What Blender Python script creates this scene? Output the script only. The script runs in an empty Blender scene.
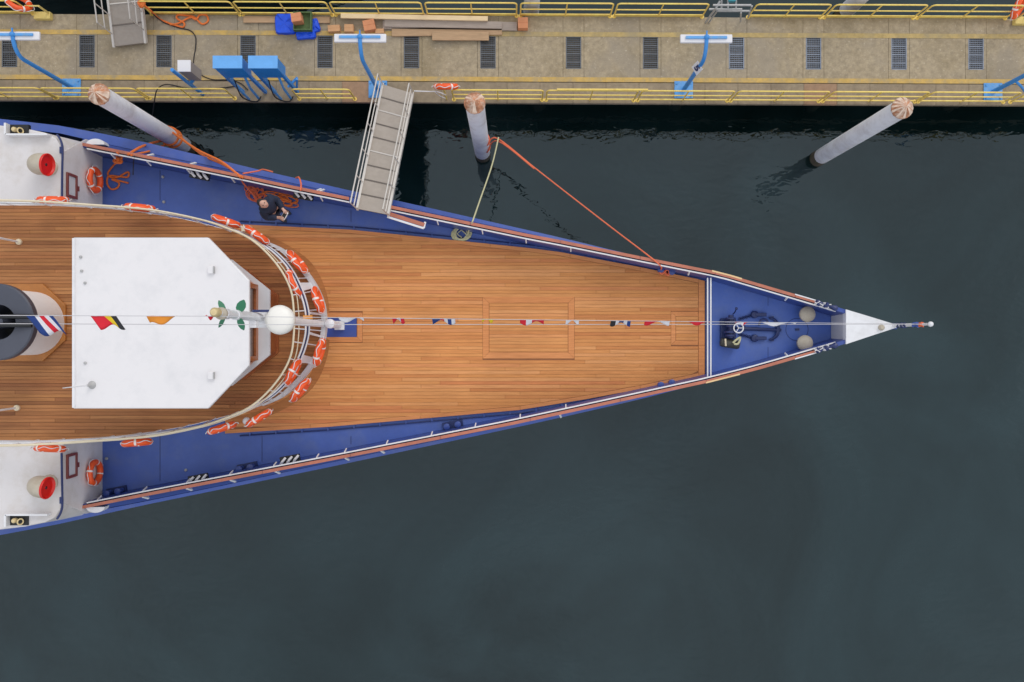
import bpy, math, random
from mathutils import Vector, Matrix
random.seed(7)
R = math.radians
S = bpy.context.scene
COL = S.collection

# ------------------------------------------------------------------ camera, sky, sun, exposure
H = 24.0                 # camera height above the water
F = 796.0                # focal length in pixels (28 mm equivalent)
cam_d = bpy.data.cameras.new('camera'); cam = bpy.data.objects.new('camera', cam_d)
COL.objects.link(cam); S.camera = cam
cam.location = (0, 0, H); cam.rotation_euler = (0, 0, 0)
cam_d.sensor_width = 36.0; cam_d.lens = 36.0 * F / 1024.0
cam_d.clip_start = 0.1; cam_d.clip_end = 2000
SUN_EL, SUN_AZ = 38.0, 62.0      # sun direction: elevation, angle from +X counter-clockwise
W = bpy.data.worlds.new('World'); S.world = W; W.use_nodes = True
wn = W.node_tree; bg = wn.nodes['Background']
sky = wn.nodes.new('ShaderNodeTexSky'); sky.sky_type = 'NISHITA'; sky.sun_disc = False
sky.sun_elevation = R(SUN_EL); sky.sun_rotation = R(90 - SUN_AZ); sky.dust_density = 4.0; sky.air_density = 1.0
hs = wn.nodes.new('ShaderNodeHueSaturation'); hs.inputs['Saturation'].default_value = 0.35
mx = wn.nodes.new('ShaderNodeMixRGB'); mx.inputs[0].default_value = 0.8
mx.inputs[2].default_value = (9.5, 10.1, 10.8, 1)          # even cloud cover
wn.links.new(sky.outputs[0], hs.inputs['Color']); wn.links.new(hs.outputs[0], mx.inputs[1])
cn = wn.nodes.new('ShaderNodeTexNoise'); cn.inputs['Scale'].default_value = 3.5; cn.inputs['Detail'].default_value = 7; cn.inputs['Roughness'].default_value = .6
ct = wn.nodes.new('ShaderNodeTexCoord'); wn.links.new(ct.outputs['Generated'], cn.inputs['Vector'])
cr = wn.nodes.new('ShaderNodeMapRange'); cr.inputs[1].default_value = .3; cr.inputs[2].default_value = .7; cr.inputs[3].default_value = .86; cr.inputs[4].default_value = 1.14
wn.links.new(cn.outputs['Fac'], cr.inputs[0])
cm = wn.nodes.new('ShaderNodeVectorMath'); cm.operation = 'SCALE'; wn.links.new(mx.outputs[0], cm.inputs[0]); wn.links.new(cr.outputs[0], cm.inputs['Scale'])
wn.links.new(cm.outputs[0], bg.inputs['Color']); bg.inputs['Strength'].default_value = 0.1
sd = bpy.data.lights.new('sun', 'SUN'); sd.energy = 0.7; sd.angle = R(28); sd.color = (1, .96, .9)
sun = bpy.data.objects.new('sun', sd); COL.objects.link(sun); sun.location = (30, 18, 60)
d = Vector((math.cos(R(SUN_AZ)) * math.cos(R(SUN_EL)), math.sin(R(SUN_AZ)) * math.cos(R(SUN_EL)), math.sin(R(SUN_EL))))
sun.rotation_euler = d.to_track_quat('Z', 'Y').to_euler()
S.view_settings.view_transform = 'Standard'; S.view_settings.look = 'None'
S.view_settings.gamma = 1.0; S.view_settings.exposure = 0.06; S.view_settings.use_curve_mapping = False
S.render.engine = 'CYCLES'
S.cycles.max_bounces = 6

# ------------------------------------------------------------------ helpers
def P(px, py, z): 
    k = (H - z) / F
    return Vector(((px - 512) * k, (341 - py) * k, z))
def lin(c):
    return tuple((x / 12.92 if x <= .04045 else ((x + .055) / 1.055) ** 2.4) for x in (v / 255 for v in c))
MATS = {}
def mat(name, rgb, rough=.5, metal=0.0, var=.12, scale=3.0, bump=0.0, bscale=30.0, dirt=None, dirt_amt=.0, dscale=1.2, spec=.5, stretch=None, world=False, dirt2=None):
    """principled paint with uneven tone, optional stains and fine relief; rgb is sRGB albedo"""
    if name in MATS: return MATS[name]
    m = bpy.data.materials.new(name); m.use_nodes = True; t = m.node_tree; n = t.nodes; L = t.links
    b = n['Principled BSDF']; c = lin(rgb)
    b.inputs['Roughness'].default_value = rough; b.inputs['Metallic'].default_value = metal
    b.inputs['Specular IOR Level'].default_value = spec
    if world:
        geo = n.new('ShaderNodeNewGeometry'); vec = geo.outputs['Position']
    else:
        tc = n.new('ShaderNodeTexCoord'); vec = tc.outputs['Object']
    if stretch:
        mp = n.new('ShaderNodeMapping'); mp.inputs['Scale'].default_value = stretch
        L.new(vec, mp.inputs['Vector']); vec = mp.outputs[0]
    nz = n.new('ShaderNodeTexNoise'); nz.inputs['Scale'].default_value = scale; nz.inputs['Detail'].default_value = 6; nz.inputs['Roughness'].default_value = .65
    L.new(vec, nz.inputs['Vector'])
    rp = n.new('ShaderNodeValToRGB'); e = rp.color_ramp.elements
    e[0].position = .3; e[1].position = .72
    e[0].color = tuple(x * (1 - var) for x in c) + (1,); e[1].color = tuple(min(.9, x * (1 + var)) for x in c) + (1,)
    L.new(nz.outputs['Fac'], rp.inputs[0]); out = rp.outputs[0]
    if dirt:
        n2 = n.new('ShaderNodeTexNoise'); n2.inputs['Scale'].default_value = dscale; n2.inputs['Detail'].default_value = 9; n2.inputs['Roughness'].default_value = .7
        L.new(vec, n2.inputs['Vector'])
        r2 = n.new('ShaderNodeValToRGB'); r2.color_ramp.elements[0].position = .46; r2.color_ramp.elements[1].position = .68
        r2.color_ramp.elements[1].color = (dirt_amt,) * 3 + (1,)
        L.new(n2.outputs['Fac'], r2.inputs[0])
        mm = n.new('ShaderNodeMixRGB'); L.new(r2.outputs[0], mm.inputs[0]); L.new(out, mm.inputs[1]); mm.inputs[2].default_value = lin(dirt) + (1,)
        out = mm.outputs[0]
    if dirt2:
        n4 = n.new('ShaderNodeTexNoise'); n4.inputs['Scale'].default_value = .45; n4.inputs['Detail'].default_value = 8; n4.inputs['Distortion'].default_value = .8
        L.new(vec, n4.inputs['Vector'])
        r4 = n.new('ShaderNodeValToRGB'); r4.color_ramp.elements[0].position = .5; r4.color_ramp.elements[1].position = .62; r4.color_ramp.elements[1].color = (.6, .6, .6, 1)
        L.new(n4.outputs['Fac'], r4.inputs[0])
        m4 = n.new('ShaderNodeMixRGB'); L.new(r4.outputs[0], m4.inputs[0]); L.new(out, m4.inputs[1]); m4.inputs[2].default_value = lin(dirt2) + (1,)
        n5 = n.new('ShaderNodeTexNoise'); n5.inputs['Scale'].default_value = 16; n5.inputs['Detail'].default_value = 3; L.new(vec, n5.inputs['Vector'])
        r5 = n.new('ShaderNodeValToRGB'); r5.color_ramp.elements[0].position = .62; r5.color_ramp.elements[1].position = .72; r5.color_ramp.elements[1].color = (.55, .55, .55, 1)
        L.new(n5.outputs['Fac'], r5.inputs[0])
        m5 = n.new('ShaderNodeMixRGB'); L.new(r5.outputs[0], m5.inputs[0]); L.new(m4.outputs[0], m5.inputs[1]); m5.inputs[2].default_value = lin((204, 190, 168)) + (1,)
        out = m5.outputs[0]
    L.new(out, b.inputs['Base Color'])
    if bump:
        n3 = n.new('ShaderNodeTexNoise'); n3.inputs['Scale'].default_value = bscale; n3.inputs['Detail'].default_value = 5
        L.new(vec, n3.inputs['Vector'])
        bp = n.new('ShaderNodeBump'); bp.inputs['Strength'].default_value = bump; bp.inputs['Distance'].default_value = .01
        L.new(n3.outputs['Fac'], bp.inputs['Height']); L.new(bp.outputs[0], b.inputs['Normal'])
    MATS[name] = m
    return m

def plank_mat(name, tones, rough=.55, patch=.25):
    """deck timber: tone per plank from the object's random number, grain along X, slow weathering"""
    m = bpy.data.materials.new(name); m.use_nodes = True; t = m.node_tree; n = t.nodes; L = t.links
    b = n['Principled BSDF']; b.inputs['Roughness'].default_value = rough; b.inputs['Specular IOR Level'].default_value = .2
    oi = n.new('ShaderNodeObjectInfo'); rp = n.new('ShaderNodeValToRGB'); rp.color_ramp.interpolation = 'LINEAR'
    els = rp.color_ramp.elements
    while len(els) < len(tones): els.new(.5)
    for i, c in enumerate(tones):
        els[i].position = i / (len(tones) - 1); els[i].color = lin(c) + (1,)
    L.new(oi.outputs['Random'], rp.inputs[0])
    geo = n.new('ShaderNodeNewGeometry')
    mp = n.new('ShaderNodeMapping'); mp.inputs['Scale'].default_value = (1.2, 26, 26); L.new(geo.outputs['Position'], mp.inputs['Vector'])
    nz = n.new('ShaderNodeTexNoise'); nz.inputs['Scale'].default_value = 1.6; nz.inputs['Detail'].default_value = 6; L.new(mp.outputs[0], nz.inputs['Vector'])
    r2 = n.new('ShaderNodeValToRGB'); r2.color_ramp.elements[0].position = .25; r2.color_ramp.elements[1].position = .75
    r2.color_ramp.elements[0].color = (.80, .78, .76, 1); r2.color_ramp.elements[1].color = (1.14, 1.14, 1.14, 1)
    L.new(nz.outputs['Fac'], r2.inputs[0])
    mu = n.new('ShaderNodeMixRGB'); mu.blend_type = 'MULTIPLY'; mu.inputs[0].default_value = 1
    L.new(rp.outputs[0], mu.inputs[1]); L.new(r2.outputs[0], mu.inputs[2])
    n3 = n.new('ShaderNodeTexNoise'); n3.inputs['Scale'].default_value = .55; n3.inputs['Detail'].default_value = 5; L.new(geo.outputs['Position'], n3.inputs['Vector'])
    r3 = n.new('ShaderNodeValToRGB'); r3.color_ramp.elements[0].position = .35; r3.color_ramp.elements[1].position = .65
    r3.color_ramp.elements[0].color = (1 - patch, 1 - patch, 1 - patch * .8, 1); r3.color_ramp.elements[1].color = (1.05, 1.05, 1.05, 1)
    L.new(n3.outputs['Fac'], r3.inputs[0])
    m2 = n.new('ShaderNodeMixRGB'); m2.blend_type = 'MULTIPLY'; m2.inputs[0].default_value = 1
    L.new(mu.outputs[0], m2.inputs[1]); L.new(r3.outputs[0], m2.inputs[2]); L.new(m2.outputs[0], b.inputs['Base Color'])
    bp = n.new('ShaderNodeBump'); bp.inputs['Strength'].default_value = .25; bp.inputs['Distance'].default_value = .003
    L.new(nz.outputs['Fac'], bp.inputs['Height']); L.new(bp.outputs[0], b.inputs['Normal'])
    return m

class MB:
    def __init__(s): s.v = []; s.f = []; s.mi = []
    def add(s, vs, fs, mi=0):
        o = len(s.v); s.v += [Vector(v) for v in vs]; s.f += [tuple(i + o for i in f) for f in fs]; s.mi += [mi] * len(fs); return s
    def box(s, x0, x1, y0, y1, z0, z1, mi=0):
        return s.hexa([(x0, y0), (x1, y0), (x1, y1), (x0, y1)], z0, z1, mi)
    def hexa(s, poly, z0, z1, mi=0):
        return s.prism(poly, z0, z1, mi)
    def prism(s, poly, z0, z1, mi=0):
        n = len(poly)
        a = sum(poly[i][0] * poly[(i + 1) % n][1] - poly[(i + 1) % n][0] * poly[i][1] for i in range(n))
        if a < 0: poly = poly[::-1]
        vs = [(p[0], p[1], z0) for p in poly] + [(p[0], p[1], z1) for p in poly]
        fs = [tuple(range(n - 1, -1, -1)), tuple(range(n, 2 * n))] + [(i, (i + 1) % n, n + (i + 1) % n, n + i) for i in range(n)]
        return s.add(vs, fs, mi)
    def obox(s, p0, p1, w, h, mi=0, up=Vector((0, 0, 1))):
        p0 = Vector(p0); p1 = Vector(p1); d = (p1 - p0).normalized(); q = d.cross(up)
        if q.length < 1e-4: q = Vector((1, 0, 0))
        q.normalize(); u = q.cross(d)
        vs = [p + q * a * w / 2 + u * b * h / 2 for p in (p0, p1) for a, b in ((-1, -1), (1, -1), (1, 1), (-1, 1))]
        return s.add(vs, [(0, 1, 2, 3), (7, 6, 5, 4), (0, 4, 5, 1), (1, 5, 6, 2), (2, 6, 7, 3), (3, 7, 4, 0)], mi)
    def tube(s, pts, r, n=8, closed=False, mi=0, caps=True):
        pts = [Vector(p) for p in pts]; N = len(pts); rr = r if isinstance(r, (list, tuple)) else [r] * N
        t0 = (pts[1] - pts[0]).normalized(); q = t0.orthogonal().normalized(); rings = []
        for i, p in enumerate(pts):
            if closed: t = pts[(i + 1) % N] - pts[i - 1]
            else: t = pts[min(i + 1, N - 1)] - pts[max(i - 1, 0)]
            if t.length < 1e-9: t = t0.copy()
            t.normalize(); q = q - t * q.dot(t)
            if q.length < 1e-6: q = t.orthogonal()
            q.normalize(); b = t.cross(q)
            rings.append([p + (q * math.cos(2 * math.pi * k / n) + b * math.sin(2 * math.pi * k / n)) * rr[i] for k in range(n)])
        return s.loft(rings, True, caps and not closed, closed, mi)
    def loft(s, rings, around=True, caps=False, loop=False, mi=0):
        n = len(rings[0]); vs = [v for r in rings for v in r]; fs = []; N = len(rings)
        for i in range(N if loop else N - 1):
            j = (i + 1) % N
            for k in range(n if around else n - 1):
                l = (k + 1) % n
                fs.append((i * n + k, i * n + l, j * n + l, j * n + k))
        if caps: fs += [tuple(range(n - 1, -1, -1)), tuple((N - 1) * n + k for k in range(n))]
        return s.add(vs, fs, mi)
    def lathe(s, c, prof, n=20, M=None, mi=0, caps=True):
        c = Vector(c); rings = []
        for r, z in prof:
            ring = []
            for k in range(n):
                v = Vector((r * math.cos(2 * math.pi * k / n), r * math.sin(2 * math.pi * k / n), z))
                if M: v = M @ v
                ring.append(c + v)
            rings.append(ring)
        return s.loft(rings, True, caps, False, mi)
    def torus(s, c, Rr, r, n=32, m=10, M=None, mi=0, a0=0, a1=2 * math.pi):
        c = Vector(c); full = abs(a1 - a0 - 2 * math.pi) < 1e-6; rings = []
        for i in range(n if full else n + 1):
            a = a0 + (a1 - a0) * i / n; ring = []
            for k in range(m):
                b = 2 * math.pi * k / m; v = Vector(((Rr + r * math.cos(b)) * math.cos(a), (Rr + r * math.cos(b)) * math.sin(a), r * math.sin(b)))
                ring.append(c + (M @ v if M else v))
            rings.append(ring)
        return s.loft(rings, True, not full, full, mi)
    def ball(s, c, r, n=14, sc=(1, 1, 1), M=None, mi=0):
        prof = [(max(.001, r * math.sin(math.pi * i / 8)), -r * math.cos(math.pi * i / 8)) for i in range(9)]
        o = len(s.v); s.lathe((0, 0, 0), prof, n, None, mi)
        for i in range(o, len(s.v)):
            v = s.v[i]; v = Vector((v.x * sc[0], v.y * sc[1], v.z * sc[2]))
            s.v[i] = Vector(c) + (M @ v if M else v)
        return s
ORG = {}
def props(o, label=None, cat=None, group=None, kind=None):
    if label: o['label'] = label
    if cat: o['category'] = cat
    if group: o['group'] = group
    if kind: o['kind'] = kind
    return o
def thing(name, loc, label, cat, group=None):
    o = bpy.data.objects.new(name, None); COL.objects.link(o); o.location = loc; o.empty_display_size = .2
    ORG[o.name] = Vector(loc)
    return props(o, label, cat, group)
def build(mb, name, mats, parent=None, label=None, cat=None, group=None, kind=None, smooth=35, bevel=0):
    vs = mb.v
    if parent is not None: org = ORG[parent.name]
    else:
        xs = [v.x for v in vs]; ys = [v.y for v in vs]; zs = [v.z for v in vs]
        org = Vector(((min(xs) + max(xs)) / 2, (min(ys) + max(ys)) / 2, min(zs)))
    me = bpy.data.meshes.new(name); me.from_pydata([v - org for v in vs], [], mb.f)
    if not isinstance(mats, (list, tuple)): mats = [mats]
    for m in mats: me.materials.append(m)
    me.polygons.foreach_set('material_index', mb.mi)
    if smooth:
        me.polygons.foreach_set('use_smooth', [True] * len(me.polygons)); me.set_sharp_from_angle(angle=R(smooth))
    me.update()
    o = bpy.data.objects.new(name, me); COL.objects.link(o); ORG[o.name] = org
    if parent is not None: o.parent = parent
    else: o.location = org
    if bevel:
        bv = o.modifiers.new('bevel', 'BEVEL'); bv.width = bevel; bv.segments = 2; bv.limit_method = 'ANGLE'; bv.angle_limit = R(40)
    return props(o, label, cat, group, kind)
def copy_tree(o, parent=None):
    c = o.copy(); COL.objects.link(c); c.parent = parent
    for ch in list(o.children): copy_tree(ch, c)
    return c
def spline(pts, m=8):
    pts = [Vector(p) for p in pts]; out = []
    for i in range(len(pts) - 1):
        p0 = pts[max(i - 1, 0)]; p1 = pts[i]; p2 = pts[i + 1]; p3 = pts[min(i + 2, len(pts) - 1)]
        for k in range(m):
            t = k / m
            out.append(.5 * ((2 * p1) + (p2 - p0) * t + (2 * p0 - 5 * p1 + 4 * p2 - p3) * t * t + (3 * p1 - p0 - 3 * p2 + p3) * t ** 3))
    out.append(pts[-1]); return out
def Ps(lst, z): return [P(x, y, z) for x, y in lst]
def mir(lst, c): return [(x, 2 * c - y) for x, y in lst]
def yat(lst, x):
    """piecewise-smooth lookup of y at x in a sorted list of (x, y)"""
    if x <= lst[0][0]: i = 0
    elif x >= lst[-1][0]: i = len(lst) - 2
    else: i = max(k for k in range(len(lst) - 1) if lst[k][0] <= x)
    (x0, y0), (x1, y1) = lst[i], lst[i + 1]
    return y0 + (y1 - y0) * (x - x0) / (x1 - x0)

# ------------------------------------------------------------------ materials
M_white = mat('white_paint', (228, 226, 228), .4, var=.03, scale=1.5, dirt=(170, 165, 160), dirt_amt=.25, dscale=2.5)
M_roof = mat('roof_paint', (230, 225, 225), .5, var=.015, scale=.8, dirt=(200, 198, 200), dirt_amt=.35, dscale=1.6)
M_housewhite = mat('house_paint', (218, 212, 211), .45, var=.03, scale=1.2, dirt=(176, 160, 140), dirt_amt=.4, dscale=1.0)
M_grey_white = mat('pale_grey_paint', (205, 203, 205), .45, var=.05)
M_blue = mat('deck_blue', (72, 98, 172), .5, var=.13, scale=1.1, dirt=(104, 118, 158), dirt_amt=.5, dscale=.9, bump=.05)
M_hull = mat('hull_blue', (56, 78, 150), .35, var=.08, scale=1.3, dirt=(80, 88, 130), dirt_amt=.5)
M_rub = mat('rub_blue', (66, 92, 168), .4, var=.09, scale=2.0, dirt=(110, 115, 150), dirt_amt=.4)
M_dkblue = mat('fitting_blue', (36, 48, 98), .4, var=.12, scale=6)
M_navy = mat('navy_paint', (32, 46, 96), .4, var=.1)
M_rail = mat('rail_wood', (186, 112, 88), .5, var=.16, scale=2.2, dirt=(150, 96, 80), dirt_amt=.5, dscale=2.5)
M_railpale = mat('rail_pale', (226, 190, 140), .5, var=.08)
M_varnish = mat('varnished_wood', (160, 92, 52), .3, var=.22, scale=2.0, stretch=(2, 10, 10))
M_teakbox = mat('teak_frame', (178, 114, 54), .4, var=.15, scale=4, stretch=(1, 1, 1))
M_cream = mat('cream_paint', (226, 210, 180), .4, var=.05)
M_buff = mat('buff_paint', (188, 176, 158), .5, var=.06, scale=4, dirt=(160, 145, 120), dirt_amt=.4, dscale=5)
M_greycream = mat('casing_paint', (240, 238, 238), .5, var=.04, scale=2)
M_red = mat('red_paint', (216, 30, 20), .35, var=.1)
M_black = mat('black_paint', (26, 26, 28), .45, var=.15)
M_char = mat('charcoal_paint', (74, 76, 88), .45, var=.08, scale=2)
M_caulk = mat('caulk', (150, 98, 62), .8, var=.1)
M_caulk2 = mat('caulk_dark', (104, 68, 44), .8, var=.1)
M_orange = mat('buoy_orange', (248, 90, 34), .45, var=.06, scale=6)
M_bandwhite = mat('band_white', (236, 226, 220), .5, var=.03)
M_rope_o = mat('rope_orange', (238, 118, 50), .7, var=.2, scale=30, bump=.6, bscale=90)
M_rope_r = mat('rope_coral', (240, 114, 76), .7, var=.2, scale=30, bump=.6, bscale=90)
M_rope_c = mat('rope_cream', (196, 190, 150), .75, var=.15, scale=30, bump=.6, bscale=90)
M_rope_w = mat('rope_white', (226, 222, 222), .7, var=.08, scale=30)
M_wire = mat('stay_wire', (196, 192, 194), .4, var=.08)
M_brass = mat('brass', (224, 200, 150), .35, metal=.2, var=.1)
M_green = mat('green_paint', (44, 118, 84), .4, var=.15, scale=5)
M_glass = mat('dark_glass', (30, 34, 42), .08, var=.05, spec=.8)
M_steel = mat('galvanised', (176, 174, 172), .45, metal=.35, var=.12, scale=8)
M_gangdeck = mat('gangway_plate', (166, 154, 143), .6, var=.08, scale=5, dirt=(150, 138, 126), dirt_amt=.5, dscale=3, bump=.2, bscale=60)
M_alu = mat('pale_aluminium', (208, 200, 192), .45, metal=.2, var=.08)
M_conc = mat('concrete', (166, 149, 123), .9, var=.26, scale=9, dirt=(130, 113, 82), dirt_amt=.62, dscale=.7, bump=.5, bscale=45, world=True, dirt2=(150, 138, 122))
M_conc2 = mat('kerb_concrete', (152, 135, 112), .9, var=.17, scale=8, dirt=(112, 97, 80), dirt_amt=.6, dscale=1.1, bump=.5, bscale=45, world=True)
M_rustconc = mat('rust_stained_concrete', (160, 128, 102), .9, var=.15, scale=8, bump=.4, world=True)
M_dark = mat('pit_dark', (30, 28, 26), .9, var=.1)
M_yline = mat('worn_yellow_line', (200, 164, 92), .85, var=.16, scale=7, dirt=(164, 147, 118), dirt_amt=1.0, dscale=2.6, bump=.3, world=True)
M_yellow = mat('rail_yellow', (252, 210, 108), .45, var=.1, scale=4, dirt=(190, 140, 70), dirt_amt=.45, dscale=5)
M_ycream = mat('faded_yellow', (226, 200, 120), .5, var=.08, scale=6)
M_grate = mat('grate_steel', (104, 106, 110), .55, metal=.4, var=.15, scale=9)
M_grate2 = mat('grate_steel_pale', (132, 138, 150), .55, metal=.3, var=.15, scale=9)
M_yfaint = mat('faint_yellow_line', (184, 158, 104), .85, var=.2, scale=7, dirt=(158, 143, 114), dirt_amt=1.0, dscale=1.6, bump=.3, world=True)
M_lampblue = mat('lamp_blue', (62, 140, 212), .4, var=.08, scale=5)
M_lampblue2 = mat('plate_blue', (86, 156, 218), .5, var=.12, scale=5, dirt=(150, 160, 160), dirt_amt=.5, dscale=6)
M_cabblue = mat('cabinet_blue', (46, 132, 208), .4, var=.06, scale=4)
M_cabtop = mat('cabinet_lid', (104, 168, 230), .45, var=.08, scale=5)
M_lampwhite = mat('lamp_white', (224, 220, 222), .35, var=.03)
M_pile = mat('pile_paint', (238, 236, 242), .5, var=.05, scale=1.5, dirt=(176, 164, 160), dirt_amt=.5, dscale=1.8)
M_pilefoot = mat('pile_tide_mark', (96, 84, 70), .8, var=.35, scale=7, dirt=(60, 66, 40), dirt_amt=.9, dscale=5, bump=.6)
M_capwhite = mat('pile_cap_bleached', (222, 196, 176), .8, var=.25, scale=8, dirt=(190, 130, 96), dirt_amt=.9, dscale=5, bump=.5)
M_tarp = mat('tarp_blue', (20, 82, 222), .4, var=.12, scale=7, bump=.5, bscale=14)
M_crate = mat('crate_green', (84, 108, 60), .6, var=.2, scale=9)
M_card = mat('cardboard', (206, 156, 112), .85, var=.1, scale=7)
M_cardo = mat('orange_board', (214, 142, 100), .8, var=.08, scale=7)
M_lumber_p = mat('pale_lumber', (228, 200, 158), .75, var=.1, scale=2.5, stretch=(1, 14, 14))
M_lumber_b = mat('brown_lumber', (182, 148, 114), .8, var=.18, scale=2.5, stretch=(1, 14, 14))
M_lumber_g = mat('grey_lumber', (166, 150, 138), .8, var=.15, scale=2.5, stretch=(1, 14, 14))
M_cable = mat('cable_black', (40, 36, 36), .6, var=.1)
M_skin = mat('skin', (206, 160, 140), .55, var=.06, scale=20)
M_hair = mat('dark_hair', (38, 32, 32), .7, var=.2, scale=40)
M_jacket = mat('navy_jacket', (32, 40, 62), .8, var=.2, scale=8, bump=.5, bscale=25)
M_trouser = mat('dark_trousers', (34, 38, 56), .85, var=.2, scale=9, bump=.4, bscale=25)
M_shoe = mat('shoe', (60, 62, 72), .6, var=.1)
M_teal = mat('teal_paint', (60, 160, 176), .5, var=.1)

def water_mat():
    m = bpy.data.materials.new('harbour_water'); m.use_nodes = True; t = m.node_tree; n = t.nodes; L = t.links
    b = n['Principled BSDF']; b.inputs['Roughness'].default_value = .0; b.inputs['IOR'].default_value = 1.56; b.inputs['Specular Tint'].default_value = (.86, 1.0, 1.06, 1)
    geo = n.new('ShaderNodeNewGeometry')
    nz = n.new('ShaderNodeTexNoise'); nz.inputs['Scale'].default_value = .16; nz.inputs['Detail'].default_value = 6; nz.inputs['Distortion'].default_value = 1.2
    L.new(geo.outputs['Position'], nz.inputs['Vector'])
    rp = n.new('ShaderNodeValToRGB'); e = rp.color_ramp.elements; e[0].position = .35; e[1].position = .7
    e[0].color = (.0008, .006, .006, 1); e[1].color = (.010, .024, .027, 1)
    L.new(nz.outputs['Fac'], rp.inputs[0]); L.new(rp.outputs[0], b.inputs['Base Color'])
    # ripples: calm long undulation plus patchy fine ripple
    mp = n.new('ShaderNodeMapping'); mp.inputs['Scale'].default_value = (1.0, 1.9, 1); L.new(geo.outputs['Position'], mp.inputs['Vector'])
    w1 = n.new('ShaderNodeTexNoise'); w1.inputs['Scale'].default_value = 2.4; w1.inputs['Detail'].default_value = 1.6; w1.inputs['Roughness'].default_value = .5; w1.inputs['Distortion'].default_value = .6
    L.new(mp.outputs[0], w1.inputs['Vector'])
    w2 = n.new('ShaderNodeTexNoise'); w2.inputs['Scale'].default_value = .45; w2.inputs['Detail'].default_value = 2
    L.new(geo.outputs['Position'], w2.inputs['Vector'])
    mu = n.new('ShaderNodeMath'); mu.operation = 'MULTIPLY'; L.new(w1.outputs['Fac'], mu.inputs[0]); L.new(w2.outputs['Fac'], mu.inputs[1])
    bp = n.new('ShaderNodeBump'); bp.inputs['Strength'].default_value = 1.0; bp.inputs['Distance'].default_value = .02
    L.new(mu.outputs[0], bp.inputs['Height']); L.new(bp.outputs[0], b.inputs['Normal'])
    return m
M_water = water_mat()
M_deck = plank_mat('main_deck_teak', [(202, 129, 77), (214, 142, 84), (220, 151, 92), (215, 144, 84), (225, 157, 100), (210, 130, 80)], patch=.10)
M_deckmargin = plank_mat('margin_teak', [(212, 138, 84), (218, 145, 92)], patch=.06)
M_upper = plank_mat('bridge_deck_teak', [(140, 90, 58), (170, 114, 70), (184, 126, 78), (156, 100, 64), (196, 138, 88), (172, 112, 70)], patch=.16)

# ------------------------------------------------------------------ water
mb = MB(); mb.add([(-900, -900, 0), (900, -900, 0), (900, 900, 0), (-900, 900, 0)], [(0, 1, 2, 3)])
build(mb, 'water', M_water, kind='structure', label='calm dark green grey harbour water', smooth=0)

# ------------------------------------------------------------------ pier
ZP = 1.5
EDGE_N = [(-120, 100.0), (0, 100.6), (1024, 105.4), (1150, 106)]
EDGE_F = [(-120, 13.2), (0, 13.7), (1024, 18.8), (1150, 19.4)]
JOINT = [(-120, 79), (0, 79.6), (1024, 84.2), (1150, 84.8)]
def pq(x, lst, dy=0): p = P(x, yat(lst, x) + dy, ZP); return (p.x, p.y)
pier = thing('pier', P(512, 60, 0), None, None); props(pier, 'long concrete pier with steel grates and worn yellow lines', None, None, 'structure')
mb = MB(); mb.prism([pq(-120, EDGE_N, -9), pq(1150, EDGE_N, -9), pq(1150, EDGE_F, 9), pq(-120, EDGE_F, 9)], ZP - .5, ZP - .121)
build(mb, 'pier_beam', M_conc2, pier)
for i in range(9):
    for yy in (32, 82):
        mb = MB(); c = P(-60 + i * 150, yy, 1.3); mb.lathe((c.x, c.y, -1), [(.22, 0), (.22, ZP + .5)], 14); build(mb, 'support_column', M_conc2, pier)
GR = [9.5, 87, 164, 248, 325, 411.5, 488, 573.5, 650.5, 736.5, 813.5, 899, 976]
GRE = [-68] + GR + [1062]
def gy(x): return 36 + x * 3.0 / 1024
def slab(poly, name='concrete_slab', m=M_conc, top=ZP):
    mb = MB(); dz = random.uniform(-.003, .003); mb.prism(poly, ZP - .12, top + dz); return build(mb, name, m, pier, bevel=.008)
g = .09
def quad(x0, x1, ya, yb): return [(lambda p: (p.x, p.y))(P(x, yy(x) if callable(yy) else yy, ZP)) for x, yy in ((x0, ya), (x1, ya), (x1, yb), (x0, yb))]
fe = lambda x: yat(EDGE_F, x); jn = lambda x: yat(JOINT, x) - .3; ne = lambda x: yat(EDGE_N, x)
gt = lambda x: gy(x) - .8; gb = lambda x: gy(x) + 30.6
prev = -120
for i, x in enumerate(GRE):
    if x - 10.5 > prev: slab(quad(prev + g, x - 10.5 - g, fe, jn), m=M_conc if i != 9 else M_conc)
    slab(quad(x - 10.5 + g, x + 10.5 - g, fe, gt)); slab(quad(x - 10.5 + g, x + 10.5 - g, gb, jn))
    slab(quad(x - 10.5 + g, x - 7.4, gt, gb)); slab(quad(x + 7.4, x + 10.5 - g, gt, gb))
    prev = x + 10.5
    # steel grate: frame, bearing bars and cross bars
    q = quad(x - 7.2, x + 7.2, gt, gb); a = Vector(q[0] + (0,)); b = Vector(q[1] + (0,)); c = Vector(q[2] + (0,)); d_ = Vector(q[3] + (0,))
    mb = MB()
    for s0, s1 in ((a, b), (b, c), (c, d_), (d_, a)):
        mb.obox(s0 + Vector((0, 0, ZP - .02)), s1 + Vector((0, 0, ZP - .02)), .03, .045)
    n = 15
    for k in range(1, n):
        t = k / n; mb.obox(a.lerp(d_, t) + Vector((0, 0, ZP - .022)), b.lerp(c, t) + Vector((0, 0, ZP - .022)), .014 if k % 4 else .03, .03)
    for k in range(1, 8):
        t = k / 8; mb.obox(a.lerp(b, t) + Vector((0, 0, ZP - .03)), d_.lerp(c, t) + Vector((0, 0, ZP - .03)), .010, .03)
    build(mb, 'floor_grate', M_grate if x < 700 else M_grate2, pier, smooth=0)
slab(quad(prev + g, 1150, fe, jn))
x = -120
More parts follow.
